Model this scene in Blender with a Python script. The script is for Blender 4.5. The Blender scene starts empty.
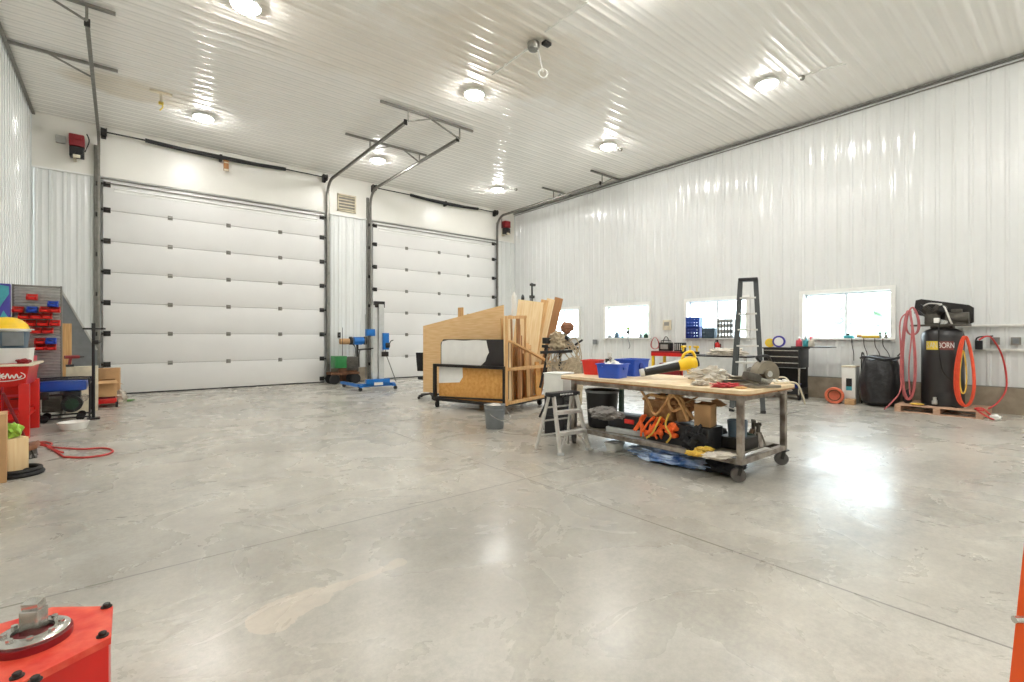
import bpy, bmesh, math, random
from mathutils import Vector, Matrix, Euler, noise
random.seed(7)
PI = math.pi
scene = bpy.context.scene
COL = scene.collection

# ------------------------------------------------------------------ survey of the room
F, HZ, EYE = 480.0, 337.0, 1.33            # focal length in px, horizon row, eye height
D, H, WR, WL, YB = 14.4, 6.13, 11.88, -1.46, -5.0
YAW = math.atan2(392, 480)
SN, CS = math.sin(YAW), math.cos(YAW)

def ray(px, py):
    u = (px - 512) / F
    return (SN + CS * u, CS - SN * u, (HZ - py) / F)
def atz(px, py, z=0.0):
    r = ray(px, py); t = (z - EYE) / r[2]
    return Vector((r[0] * t, r[1] * t, z))
def aty(px, py, Y=D):
    r = ray(px, py); t = Y / r[1]
    return Vector((r[0] * t, Y, EYE + r[2] * t))
def atx(px, py, X=WR):
    r = ray(px, py); t = X / r[0]
    return Vector((X, r[1] * t, EYE + r[2] * t))
def atd(px, py, d):
    r = ray(px, py)
    return Vector((r[0] * d, r[1] * d, EYE + r[2] * d))

# ------------------------------------------------------------------ materials
def lin(c):
    return tuple(((v / 255) / 12.92 if v / 255 <= 0.04045 else ((v / 255 + 0.055) / 1.055) ** 2.4) for v in c)
MATS = {}
def mat(name, col, rough=0.5, metal=0.0, var=0.12, scale=9.0, bump=0.0, trans=0.0, alpha=1.0, emit=0.0, stretch=None, col2=None, spec=None):
    if name in MATS: return MATS[name]
    m = bpy.data.materials.new(name); m.use_nodes = True
    nt = m.node_tree; N = nt.nodes; L = nt.links
    b = N['Principled BSDF']
    c = lin(col)
    tc = N.new('ShaderNodeTexCoord'); mp = N.new('ShaderNodeMapping')
    L.new(tc.outputs['Object'], mp.inputs['Vector'])
    if stretch: mp.inputs['Scale'].default_value = stretch
    nz = N.new('ShaderNodeTexNoise'); nz.inputs['Scale'].default_value = scale; nz.inputs['Detail'].default_value = 5
    L.new(mp.outputs['Vector'], nz.inputs['Vector'])
    cr = N.new('ShaderNodeValToRGB')
    c2 = lin(col2) if col2 else tuple(min(1, v * (1 + var)) for v in c)
    c1 = c if col2 else tuple(v * (1 - var) for v in c)
    cr.color_ramp.elements[0].position = 0.32; cr.color_ramp.elements[1].position = 0.68
    cr.color_ramp.elements[0].color = (*c1, 1); cr.color_ramp.elements[1].color = (*c2, 1)
    L.new(nz.outputs['Fac'], cr.inputs['Fac']); L.new(cr.outputs['Color'], b.inputs['Base Color'])
    b.inputs['Roughness'].default_value = rough; b.inputs['Metallic'].default_value = metal
    if spec is not None: b.inputs['Specular IOR Level'].default_value = spec
    if trans: b.inputs['Transmission Weight'].default_value = trans
    if alpha < 1: b.inputs['Alpha'].default_value = alpha
    if emit:
        b.inputs['Emission Color'].default_value = (1.0, .985, .96, 1); b.inputs['Emission Strength'].default_value = emit
    if bump:
        bp = N.new('ShaderNodeBump'); bp.inputs['Strength'].default_value = bump; bp.inputs['Distance'].default_value = 0.02
        L.new(nz.outputs['Fac'], bp.inputs['Height']); L.new(bp.outputs['Normal'], b.inputs['Normal'])
    MATS[name] = m
    return m

white_steel = mat('white ribbed steel', (226, 228, 226), 0.14, 0, 0.02, 1.5, bump=0.03)
ceil_steel = mat('ceiling steel', (250, 248, 243), 0.24, 0, 0.03, 0.6, bump=0.03)
smooth_white = mat('smooth white panel', (236, 234, 226), 0.3, 0, 0.03, 0.8, bump=0.12)
door_white = mat('door skin', (224, 223, 220), 0.38, 0, 0.02, 1.2, bump=0.04)
groove_m = mat('section joint', (150, 147, 140), 0.6)
curb_m = mat('curb concrete', (150, 138, 120), 0.85, 0, 0.2, 6, bump=0.4)
galv = mat('galvanized steel', (135, 133, 126), 0.42, 0.7, 0.15, 14)
galv_lt = mat('bright galvanized steel', (190, 190, 185), 0.35, 0.6, 0.12, 14)
dk_metal = mat('dark steel', (48, 46, 44), 0.45, 0.5, 0.2, 20)
black = mat('black plastic', (28, 28, 30), 0.45, 0, 0.2, 18)
black_m = mat('black rubber', (32, 31, 31), 0.75, 0, 0.2, 25)
chrome = mat('worn chrome', (200, 198, 192), 0.22, 0.9, 0.15, 18)
alu = mat('aluminium', (218, 216, 210), 0.35, 0.45, 0.1, 15)
steel_worn = mat('worn raw steel', (104, 92, 82), 0.38, 0.55, 0.3, 9, bump=0.1, col2=(178, 170, 160))
rust = mat('rusty steel', (112, 76, 52), 0.7, 0.3, 0.3, 14, bump=0.2)
red = mat('red enamel', (205, 30, 22), 0.32, 0, 0.1, 6)
red_worn = mat('scuffed red paint', (208, 36, 24), 0.34, 0.0, 0.1, 14, bump=0.12, col2=(236, 104, 78))
red_dk = mat('dark red paint', (130, 22, 30), 0.4, 0, 0.15, 8)
red_pl = mat('red plastic', (214, 48, 38), 0.4, 0, 0.1, 9)
red_hose = mat('red rubber hose', (188, 52, 48), 0.5, 0, 0.12, 12)
red_faded = mat('faded red rubber hose', (180, 96, 96), 0.55, 0, 0.15, 12)
orange_hose = mat('orange hose', (226, 84, 52), 0.45, 0, 0.12, 12)
orange = mat('orange paint', (232, 84, 12), 0.35, 0, 0.08, 5)
orange_pl = mat('orange webbing', (236, 104, 40), 0.6, 0, 0.15, 20)
terra = mat('faded orange plastic', (206, 104, 72), 0.5, 0, 0.15, 8)
blue = mat('blue enamel', (28, 74, 168), 0.3, 0, 0.1, 6)
blue_lift = mat('blue lift paint', (20, 108, 186), 0.35, 0, 0.1, 8)
blue_pl = mat('blue plastic', (44, 84, 190), 0.4, 0, 0.1, 9)
blue_dk = mat('dark blue plastic', (24, 50, 140), 0.45, 0, 0.12, 9)
teal = mat('teal plastic', (70, 160, 170), 0.4)
grey_pl = mat('grey plastic', (122, 126, 128), 0.5, 0, 0.1, 9)
grey_lt = mat('light grey plastic', (196, 198, 196), 0.45, 0, 0.06, 9)
slate = mat('slate blue plastic', (84, 104, 120), 0.5)
white_pl = mat('white plastic', (232, 232, 226), 0.4, 0, 0.04, 7)
white_pt = mat('white paint', (240, 240, 236), 0.4, 0, 0.03, 7)
yellow = mat('yellow plastic', (238, 196, 34), 0.4, 0, 0.08, 9)
yellow_lt = mat('yellow leather', (222, 186, 80), 0.75, 0, 0.15, 14, bump=0.3)
green = mat('green enamel', (42, 122, 62), 0.4, 0, 0.12, 9)
green_dk = mat('dark green paint', (30, 62, 44), 0.5, 0, 0.12, 9)
green_lf = mat('bright green plastic', (150, 190, 70), 0.5, 0, 0.2, 18)
cardboard = mat('cardboard', (188, 148, 104), 0.85, 0, 0.08, 6, bump=0.05)
plywood = mat('plywood', (222, 180, 124), 0.6, 0, 0.0, 3, stretch=(1.5, 1.2, 14), col2=(236, 200, 150))
ply_lt = mat('pale plywood', (226, 194, 142), 0.6, 0, 0.0, 3, stretch=(14, 14, 1), col2=(240, 216, 172))
lumber = mat('lumber', (196, 146, 88), 0.65, 0, 0.0, 4, stretch=(16, 16, 1), col2=(224, 182, 126))
lumber_dk = mat('brown lumber', (150, 104, 62), 0.65, 0, 0.0, 4, stretch=(16, 16, 1), col2=(168, 118, 70))
osb = mat('orange tinted board', (204, 142, 66), 0.6, 0, 0, 16, col2=(226, 172, 96))
pallet_m = mat('pallet wood', (170, 130, 104), 0.8, 0, 0.0, 6, stretch=(10, 2, 10), col2=(204, 172, 146))
leather = mat('tan leather', (150, 104, 64), 0.65, 0, 0.2, 16, bump=0.3, col2=(190, 146, 98))
cloth_bk = mat('black nylon cloth', (34, 34, 36), 0.85, 0, 0.3, 14, bump=0.5)
cloth_gy = mat('grey cloth', (120, 116, 112), 0.9, 0, 0.2, 14, bump=0.5)
cloth_lt = mat('pale cloth', (206, 198, 184), 0.9, 0, 0.12, 12, bump=0.5)
cloth_pk = mat('red shop rag', (196, 74, 80), 0.9, 0, 0.2, 14, bump=0.5)
burlap = mat('burlap', (176, 160, 134), 0.9, 0, 0.2, 18, bump=0.5)
blue_paper = mat('blue plastic wrap', (72, 116, 180), 0.25, 0, 0.0, 7, bump=0.6, col2=(214, 228, 242))
bag_m = mat('black refuse bag', (38, 38, 40), 0.3, 0, 0.2, 10, bump=0.8)
clearbag = mat('hazy clear plastic', (216, 210, 196), 0.25, 0, 0.05, 12, bump=0.8, alpha=0.55)
tank_bk = mat('satin black tank', (44, 42, 42), 0.35, 0, 0.12, 6)
cast = mat('dusty cast iron', (88, 84, 76), 0.6, 0.3, 0.25, 14, bump=0.15)
dusty = mat('dusty grey metal', (136, 128, 112), 0.5, 0.5, 0.2, 10)
cream = mat('cream enamel', (216, 206, 182), 0.5)
brown = mat('brown cloth', (140, 96, 70), 0.8, 0, 0.15, 14, bump=0.3)
purple = mat('purple print', (66, 60, 150), 0.4)
win_frame = mat('window vinyl', (236, 242, 246), 0.35, 0, 0.02, 5)
wrap_m = mat('wax yellow label', (222, 196, 66), 0.5)
pinkish = mat('pink red plastic', (226, 88, 104), 0.5)
grass_m = mat('green scrap', (96, 140, 72), 0.8, 0, 0.3, 22, bump=0.5)

def glass_mat():
    m = bpy.data.materials.new('window glass'); m.use_nodes = True
    nt = m.node_tree; N = nt.nodes; L = nt.links
    out = N['Material Output']; N.remove(N['Principled BSDF'])
    tr = N.new('ShaderNodeBsdfTransparent'); tr.inputs['Color'].default_value = (.96, .985, .99, 1)
    gl = N.new('ShaderNodeBsdfGlossy'); gl.inputs['Roughness'].default_value = 0.02
    fr = N.new('ShaderNodeFresnel'); fr.inputs['IOR'].default_value = 1.45
    nz = N.new('ShaderNodeTexNoise'); nz.inputs['Scale'].default_value = 1.0
    bp = N.new('ShaderNodeBump'); bp.inputs['Strength'].default_value = 0.02
    L.new(nz.outputs['Fac'], bp.inputs['Height']); L.new(bp.outputs['Normal'], gl.inputs['Normal'])
    mx = N.new('ShaderNodeMixShader')
    ge = N.new('ShaderNodeNewGeometry'); mm = N.new('ShaderNodeMath'); mm.operation = 'MULTIPLY_ADD'; L.new(ge.outputs['Backfacing'], mm.inputs[0]); mm.inputs[1].default_value = -1; mm.inputs[2].default_value = 1
    m2 = N.new('ShaderNodeMath'); m2.operation = 'MULTIPLY'; L.new(mm.outputs[0], m2.inputs[0]); L.new(fr.outputs['Fac'], m2.inputs[1])
    L.new(m2.outputs[0], mx.inputs['Fac']); L.new(tr.outputs[0], mx.inputs[1]); L.new(gl.outputs[0], mx.inputs[2])
    L.new(mx.outputs[0], out.inputs['Surface'])
    return m
glass = glass_mat()

def floor_mat():
    m = bpy.data.materials.new('sealed concrete'); m.use_nodes = True
    nt = m.node_tree; N = nt.nodes; L = nt.links; b = N['Principled BSDF']
    tc = N.new('ShaderNodeTexCoord')
    def nz(scale, det=6, dist=0.0, rough=0.6, off=(0, 0, 0)):
        mp = N.new('ShaderNodeMapping'); mp.inputs['Location'].default_value = off
        L.new(tc.outputs['Object'], mp.inputs['Vector'])
        n = N.new('ShaderNodeTexNoise'); n.inputs['Scale'].default_value = scale; n.inputs['Detail'].default_value = det
        n.inputs['Distortion'].default_value = dist; n.inputs['Roughness'].default_value = rough
        L.new(mp.outputs['Vector'], n.inputs['Vector']); return n.outputs['Fac']
    def ramp(fac, pts):
        r = N.new('ShaderNodeValToRGB'); e = r.color_ramp.elements
        while len(e) < len(pts): e.new(0.5)
        for i, (p, c) in enumerate(pts):
            e[i].position = p; e[i].color = (*lin(c), 1) if len(c) == 3 else c
        L.new(fac, r.inputs['Fac']); return r.outputs['Color']
    def mix(f, a, c, mode='MIX'):
        x = N.new('ShaderNodeMix'); x.data_type = 'RGBA'; x.blend_type = mode
        if isinstance(f, float): x.inputs[0].default_value = f
        else: L.new(f, x.inputs[0])
        for s, v in ((6, a), (7, c)):
            if isinstance(v, tuple): x.inputs[s].default_value = v
            else: L.new(v, x.inputs[s])
        return x.outputs[2]
    base = ramp(nz(0.6, 10, 0.0, 0.66), [(0.34, (166, 161, 150)), (0.5, (192, 187, 176)), (0.64, (204, 200, 190))])
    mott = ramp(nz(2.6, 14, 0.0, 0.82), [(0.30, (0.66, 0.66, 0.66, 1)), (0.52, (1, 1, 1, 1)), (0.7, (1.0, .99, .96, 1))])
    c = mix(0.75, base, mott, 'MULTIPLY')
    # darker, mottled working area in the middle of the slab
    dk = ramp(nz(11.0, 12, 0.0, 0.85, (4, 2, 0)), [(0.40, (0.66, 0.67, 0.68, 1)), (0.60, (1, 1, 1, 1))])
    mask = ramp(nz(0.33, 4, 0.4, 0.5, (1.2, 3.4, 0)), [(0.40, (0, 0, 0, 1)), (0.55, (1, 1, 1, 1))])
    c = mix(mask, c, mix(1.0, c, dk, 'MULTIPLY'))
    fine = ramp(nz(30, 10, 0, .85), [(0.40, (0.80, 0.80, 0.79, 1)), (0.58, (1.0, 1.0, 1.0, 1))])
    c = mix(1.0, c, fine, 'MULTIPLY')
    # pale spill that runs across the slab, an old stain with its own outline
    sep = N.new('ShaderNodeSeparateXYZ'); L.new(tc.outputs['Object'], sep.inputs[0])
    def M(op, a, bb=None, cc=None):
        n = N.new('ShaderNodeMath'); n.operation = op
        for i, v in enumerate((a, bb, cc)):
            if v is None: continue
            if isinstance(v, (int, float)): n.inputs[i].default_value = v
            else: L.new(v, n.inputs[i])
        return n.outputs[0]
    p0 = atz(275, 618); p1 = atz(400, 563); p2 = atz(312, 596)
    wob = M('MULTIPLY', M('SUBTRACT', nz(3.0, 5, 0.5), 0.5), 0.22)
    def capsule(a, e, w):
        dx, dy = e.x - a.x, e.y - a.y; ll = math.hypot(dx, dy); ux, uy = dx / ll, dy / ll
        X = M('SUBTRACT', sep.outputs[0], a.x); Y = M('SUBTRACT', sep.outputs[1], a.y)
        along = M('ADD', M('MULTIPLY', X, ux), M('MULTIPLY', Y, uy))
        cl = M('MINIMUM', M('MAXIMUM', along, 0.0), ll)
        qx = M('SUBTRACT', X, M('MULTIPLY', cl, ux)); qy = M('SUBTRACT', Y, M('MULTIPLY', cl, uy))
        d = M('SQRT', M('ADD', M('MULTIPLY', qx, qx), M('MULTIPLY', qy, qy)))
        dd = M('ADD', d, wob)
        return M('LESS_THAN', dd, w)
    st = M('MAXIMUM', capsule(p0, p2, 0.10), capsule(p2, p1, 0.045))
    c = mix(M('MULTIPLY', st, 0.42), c, (*lin((222, 208, 190)), 1))
    # saw-cut control joints
    def joint(axis, pos, w=0.008):
        return M('LESS_THAN', M('ABSOLUTE', M('SUBTRACT', sep.outputs[axis], pos)), w)
    j = None
    for ax, pos in ((1, JY), (0, JX), (1, JY + 4.9), (0, JX + 5.2), (1, JY - 4.9)):
        q = joint(ax, pos); j = q if j is None else M('MAXIMUM', j, q)
    c = mix(M('MULTIPLY', j, 0.8), c, (*lin((92, 86, 76)), 1))
    worn = None
    for (qx, qy, rx, ry) in ((470, 560, 1.0, 1.35), (590, 520, .8, 1.0), (170, 555, 1.1, .8), (640, 640, .5, .6)):
        pc_ = atz(qx, qy); X = M('DIVIDE', M('SUBTRACT', sep.outputs[0], pc_.x), rx); Y = M('DIVIDE', M('SUBTRACT', sep.outputs[1], pc_.y), ry)
        dd = M('ADD', M('SQRT', M('ADD', M('MULTIPLY', X, X), M('MULTIPLY', Y, Y))), M('MULTIPLY', M('SUBTRACT', nz(3.5, 12, 0, .75), .5), 2.2))
        mr_ = N.new('ShaderNodeMapRange'); L.new(dd, mr_.inputs['Value']); mr_.inputs['From Min'].default_value = .55; mr_.inputs['From Max'].default_value = 1.25; mr_.inputs['To Min'].default_value = 1; mr_.inputs['To Max'].default_value = 0
        worn = mr_.outputs[0] if worn is None else M('MAXIMUM', worn, mr_.outputs[0])
    c = mix(M('MULTIPLY', worn, 0.30), c, (*lin((138, 136, 130)), 1))
    L.new(c, b.inputs['Base Color'])
    rr = N.new('ShaderNodeMapRange'); rr.inputs['From Min'].default_value = .3; rr.inputs['From Max'].default_value = .7
    rr.inputs['To Min'].default_value = 0.20; rr.inputs['To Max'].default_value = 0.36
    L.new(nz(1.4, 6, 0.8), rr.inputs['Value']); L.new(rr.outputs[0], b.inputs['Roughness'])
    b.inputs['Specular IOR Level'].default_value = 0.6
    bp = N.new('ShaderNodeBump'); bp.inputs['Strength'].default_value = 0.10; bp.inputs['Distance'].default_value = 0.01
    L.new(nz(7, 8, 0.6), bp.inputs['Height']); L.new(bp.outputs['Normal'], b.inputs['Normal'])
    return m
JY = (atz(215, 555).y + atz(440, 500).y) / 2
JX = (atz(600, 503).x + atz(1000, 647).x) / 2

# ------------------------------------------------------------------ mesh builder
class B:
    def __init__(s): s.bm = bmesh.new()
    def _add(s, verts, M):
        bmesh.ops.transform(s.bm, matrix=M, verts=verts); return s
    def box(s, c, size, rot=(0, 0, 0), bev=0.0):
        r = bmesh.ops.create_cube(s.bm, size=1.0); vs = r['verts']
        bmesh.ops.transform(s.bm, matrix=Matrix.Diagonal((*size, 1)), verts=vs)
        if bev:
            es = list({e for v in vs for e in v.link_edges})
            q = bmesh.ops.bevel(s.bm, geom=es, offset=min(bev, min(size) * .45), segments=2, affect='EDGES', profile=0.6)
            vs = list({v for f in q['faces'] for v in f.verts} | {v for v in vs if v.is_valid})
            stack = list(vs); seen = set(vs)
            while stack:
                v = stack.pop()
                for e in v.link_edges:
                    o = e.other_vert(v)
                    if o not in seen: seen.add(o); stack.append(o)
            vs = list(seen)
        return s._add(vs, Matrix.Translation(c) @ Euler(rot).to_matrix().to_4x4())
    def cyl(s, p0, p1, r, r2=None, n=16, caps=True):
        p0, p1 = Vector(p0), Vector(p1); d = p1 - p0
        q = bmesh.ops.create_cone(s.bm, cap_ends=caps, segments=n, radius1=r, radius2=r if r2 is None else r2, depth=d.length)
        return s._add(q['verts'], Matrix.Translation((p0 + p1) / 2) @ d.to_track_quat('Z', 'Y').to_matrix().to_4x4())
    def bar(s, p0, p1, w, h=None, bev=0.0, up=(0, 0, 1)):
        p0, p1 = Vector(p0), Vector(p1); d = p1 - p0; h = h or w
        z = d.normalized(); u = Vector(up)
        if abs(z.dot(u)) > 0.98: u = Vector((0, 1, 0))
        x = u.cross(z).normalized(); y = z.cross(x)
        r = bmesh.ops.create_cube(s.bm, size=1.0)
        Mx = Matrix((x, y, z)).transposed().to_4x4()
        return s._add(r['verts'], Matrix.Translation((p0 + p1) / 2) @ Mx @ Matrix.Diagonal((w, h, d.length, 1)))
    def sph(s, c, r, n=16):
        q = bmesh.ops.create_uvsphere(s.bm, u_segments=n, v_segments=max(6, n // 2), radius=1.0)
        r = r if hasattr(r, '__len__') else (r, r, r)
        return s._add(q['verts'], Matrix.Translation(c) @ Matrix.Diagonal((*r, 1)))
    def tube(s, pts, r, n=8, closed=False, smooth=True):
        pts = [Vector(p) for p in pts]
        if smooth and len(pts) > 2: pts = spline(pts, closed)
        rings = []; N = len(pts); up = Vector((0, 0, 1)); prev = None
        for i, p in enumerate(pts):
            a = pts[i - 1] if (i or closed) else p; b = pts[(i + 1) % N] if (i < N - 1 or closed) else p
            t = (b - a)
            if t.length < 1e-7: t = Vector((0, 0, 1))
            t.normalize()
            if prev is None:
                x = t.cross(up if abs(t.z) < .9 else Vector((0, 1, 0))).normalized()
            else:
                x = (prev - t * prev.dot(t)); x = x.normalized() if x.length > 1e-5 else t.orthogonal().normalized()
            prev = x; y = t.cross(x)
            rings.append([s.bm.verts.new(p + (x * math.cos(2 * PI * k / n) + y * math.sin(2 * PI * k / n)) * r) for k in range(n)])
        m = N if closed else N - 1
        for i in range(m):
            A, Bq = rings[i], rings[(i + 1) % N]
            for k in range(n):
                s.bm.faces.new((A[k], A[(k + 1) % n], Bq[(k + 1) % n], Bq[k]))
        if not closed:
            s.bm.faces.new(rings[0][::-1]); s.bm.faces.new(rings[-1])
        return s
    def lathe(s, prof, c=(0, 0, 0), n=28, axis=(0, 0, 1)):
        q = Vector(axis).to_track_quat('Z', 'Y').to_matrix(); c = Vector(c); rings = []
        for r, z in prof:
            if r < 1e-5: rings.append([s.bm.verts.new(c + q @ Vector((0, 0, z)))])
            else: rings.append([s.bm.verts.new(c + q @ Vector((r * math.cos(2 * PI * k / n), r * math.sin(2 * PI * k / n), z))) for k in range(n)])
        for A, Bq in zip(rings, rings[1:]):
            for k in range(n):
                a = A if len(A) > 1 else A * n; b = Bq if len(Bq) > 1 else Bq * n
                vs = []
                for v in (a[k], a[(k + 1) % n], b[(k + 1) % n], b[k]):
                    if v not in vs: vs.append(v)
                if len(vs) > 2: s.bm.faces.new(vs)
        return s
    def prism(s, poly, axis, a, b):
        """poly: 2-D outline; axis 0/1/2 is the extrusion direction from a to b"""
        def P(u, v, w): return {0: (w, u, v), 1: (u, w, v), 2: (u, v, w)}[axis]
        A = [s.bm.verts.new(P(u, v, a)) for u, v in poly]; C = [s.bm.verts.new(P(u, v, b)) for u, v in poly]
        s.bm.faces.new(A); s.bm.faces.new(C[::-1]); n = len(poly)
        for i in range(n): s.bm.faces.new((A[i], C[i], C[(i + 1) % n], A[(i + 1) % n]))
        return s
    def blob(s, c, size, seed=0, amp=0.25, freq=2.2, sub=3, flat=None, rot=0):
        q = bmesh.ops.create_icosphere(s.bm, subdivisions=sub, radius=1.0); R = Matrix.Rotation(rot, 3, 'Z')
        for v in q['verts']:
            p = v.co.normalized()
            k = 1 + amp * noise.noise(p * freq + Vector((seed * 3.7, seed, 1))) + amp * .5 * noise.noise(p * freq * 2.7 + Vector((seed, 5, seed)))
            w = Vector((p.x * size[0], p.y * size[1], p.z * size[2])) * k
            if flat is not None and w.z < -size[2] * flat: w.z = -size[2] * flat
            v.co = R @ w + Vector(c)
        return s
    def tub(s, w, d, h, t=0.01, flare=0.0, z0=0.0, c=(0, 0), rim=0.0, corner=0.02):
        """open tray or bin with wall thickness"""
        def ring(hw, hd, z):
            out = []; r = min(corner, hw * .5, hd * .5)
            for sx, sy, a0 in ((1, 1, 0), (-1, 1, 90), (-1, -1, 180), (1, -1, 270)):
                for k in range(4):
                    a = math.radians(a0 + k * 30)
                    out.append(s.bm.verts.new((c[0] + sx * (hw - r) + r * math.cos(a), c[1] + sy * (hd - r) + r * math.sin(a), z)))
            return out
        R = [ring(w / 2, d / 2, z0), ring(w / 2 + flare, d / 2 + flare, z0 + h - (0.012 if rim else 0))]
        if rim: R += [ring(w / 2 + flare + rim, d / 2 + flare + rim, z0 + h - 0.012), ring(w / 2 + flare + rim, d / 2 + flare + rim, z0 + h)]
        R += [ring(w / 2 + flare - t, d / 2 + flare - t, z0 + h), ring(w / 2 - t, d / 2 - t, z0 + t)]
        n = len(R[0])
        for A, C in zip(R, R[1:]):
            for k in range(n): s.bm.faces.new((A[k], A[(k + 1) % n], C[(k + 1) % n], C[k]))
        s.bm.faces.new(R[0][::-1]); s.bm.faces.new(R[-1])
        return s
    def build(s, name, m, parent=None, loc=None, rot=None, ang=35):
        bmesh.ops.recalc_face_normals(s.bm, faces=s.bm.faces)
        me = bpy.data.meshes.new(name); s.bm.to_mesh(me); s.bm.free()
        me.materials.append(m)
        me.polygons.foreach_set('use_smooth', [True] * len(me.polygons))
        me.set_sharp_from_angle(angle=math.radians(ang))
        o = bpy.data.objects.new(name, me); COL.objects.link(o)
        if parent: o.parent = parent
        if loc is not None: o.location = loc
        if rot is not None: o.rotation_euler = rot
        return o

def spline(p, closed=False, k=6):
    out = []; n = len(p)
    for i in range(n if closed else n - 1):
        a = p[(i - 1) % n] if (closed or i) else p[0]; b = p[i]; c = p[(i + 1) % n]
        d = p[(i + 2) % n] if (closed or i < n - 2) else p[-1]
        for j in range(k):
            t = j / k
            out.append(0.5 * ((2 * b) + (c - a) * t + (2 * a - 5 * b + 4 * c - d) * t * t + (3 * b - a - 3 * c + d) * t ** 3))
    if not closed: out.append(p[-1])
    return out

def tag(o, label, cat, group=None, kind=None):
    if label: o['label'] = label
    if cat: o['category'] = cat
    if group: o['group'] = group
    if kind: o['kind'] = kind
    return o
def thing(name, label, cat, loc=(0, 0, 0), rz=0.0, group=None):
    o = bpy.data.objects.new(name, None); COL.objects.link(o); o.empty_display_size = .1
    o.location = loc; o.rotation_euler = (0, 0, rz)
    return tag(o, label, cat, group)
def struct(name, b, m, parent=None, **k):
    o = b.build(name, m, parent, **k)
    if parent is None: o['kind'] = 'structure'
    return o
def copy_tree(o, parent=None):
    c = o.copy(); COL.objects.link(c)
    if parent is not None: c.parent = parent
    for ch in list(o.children): copy_tree(ch, c)
    return c
def text_mesh(name, body, size, m, parent, loc, rot, extrude=0.002, sx=1.0):
    cu = bpy.data.curves.new(name, 'FONT'); cu.body = body; cu.size = size; cu.extrude = extrude
    cu.align_x = 'CENTER'; cu.align_y = 'CENTER'
    o = bpy.data.objects.new(name + '_source', cu); COL.objects.link(o)
    bpy.context.view_layer.update()
    me = bpy.data.meshes.new_from_object(o.evaluated_get(bpy.context.evaluated_depsgraph_get()))
    bpy.data.objects.remove(o); bpy.data.curves.remove(cu)
    me.materials.clear(); me.materials.append(m)
    t = bpy.data.objects.new(name, me); COL.objects.link(t); t.parent = parent; t.location = loc; t.rotation_euler = rot; t.scale = (sx, 1, 1)
    return t

# ------------------------------------------------------------------ the room
FM = floor_mat()
struct('floor', B().box(((WL + WR) / 2, (YB + D) / 2, -0.1), (WR - WL + .6, D - YB + .6, 0.2)), FM)

PITCH = 0.229
def ribs(a0, a1, off, extra=(), rh=.015):
    """profile points (along, height) of ribbed steel sheet: a wide rib each pitch, with two small stiffeners between"""
    pts = []; a = a0
    while a < a1:
        for f, h in ((0.0, 0), (0.10, 0), (0.17, rh), (0.33, rh), (0.40, 0), (0.62, 0), (0.66, rh * .25), (0.72, rh * .25), (0.76, 0)):
            x = a + f * PITCH
            if a0 <= x <= a1: pts.append((x, h * 1.0))
        a += PITCH
    pts.append((a1, 0))
    def hh(x):
        for (xa, ha), (xb, hb) in zip(pts, pts[1:]):
            if xa <= x <= xb: return ha + (hb - ha) * (x - xa) / max(1e-9, xb - xa)
        return 0
    for e in extra: pts.append((e, hh(e)))
    pts = sorted(set(pts)); return pts
def ribbed(bb, a0, a1, z0, z1, put, holes=(), rh=.015):
    ex = [h for hole in holes for h in hole[:2]]
    P = ribs(a0, a1, 0, ex, rh)
    for (xa, ha), (xb, hb) in zip(P, P[1:]):
        if xb - xa < 1e-6: continue
        mid = (xa + xb) / 2; spans = [(z0, z1)]
        for (h0, h1, hz0, hz1) in holes:
            if h0 < mid < h1: spans = [(z0, hz0), (hz1, z1)]
        for (a, b) in spans:
            vs = [bb.bm.verts.new(put(x, h, z)) for x, h, z in ((xa, ha, a), (xb, hb, a), (xb, hb, b), (xa, ha, b))]
            bb.bm.faces.new(vs)
    bmesh.ops.remove_doubles(bb.bm, verts=bb.bm.verts, dist=1e-5)

WINS = [(2.62, 4.22), (5.47, 7.07), (8.27, 9.87), (11.02, 12.62)]
WZ0, WZ1 = 1.30, 2.29
def side_backing(bb, X0, X1):          # solid wall behind the sheet, with window openings
    ys = [YB] + [v for w in WINS for v in w] + [D]
    cx, tx = (X0 + X1) / 2, abs(X1 - X0)
    for i in range(0, len(ys), 2):
        bb.box((cx, (ys[i] + ys[i + 1]) / 2, H / 2 + .03), (tx, ys[i + 1] - ys[i], H + .06))
    for a, b in WINS:
        bb.box((cx, (a + b) / 2, WZ0 / 2), (tx, b - a, WZ0)); bb.box((cx, (a + b) / 2, (WZ1 + H + .06) / 2), (tx, b - a, H + .06 - WZ1))
b = B(); side_backing(b, WR + .022, WR + .24)
ribbed(b, YB, D, 0.45, H, lambda x, h, z: (WR + .02 - h, x, z), [(a, c, WZ0, WZ1) for a, c in WINS])
struct('wall_right', b, white_steel)
b = B(); b.box((WL - .12, (YB + D) / 2, H / 2 + .03), (.2, D - YB, H + .06))
ribbed(b, YB, D, 0.3, H, lambda x, h, z: (WL - .018 + h, x, z))
struct('wall_left', b, white_steel)
b = B(); b.box(((WL + WR) / 2, D + .13, H / 2 + .03), (WR - WL + .6, .2, H + .06))
for a0, a1 in ((WL, -.38), (4.80, 5.98), (10.98, WR)):
    ribbed(b, a0, a1, 0.40, 4.97, lambda x, h, z: (x, D + .018 - h, z))
struct('wall_back', b, white_steel)
b = B(); b.box(((WL + WR) / 2, D + .012, (5.0 + H + .02) / 2), (WR - WL, .024, H + .02 - 5.0))
struct('trim_1', b, smooth_white)
b = B()
ribbed(b, WL, WR, 0.0, H, lambda x, h, z: (x, YB - .018 + h, z)); b.box(((WL + WR) / 2, YB - .13, H / 2 + .03), (WR - WL + .6, .2, H + .06))
struct('wall_front', b, white_steel)
b = B(); b.box(((WL + WR) / 2, (YB + D) / 2, H + .13), (WR - WL + .6, D - YB + .6, .2))
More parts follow.
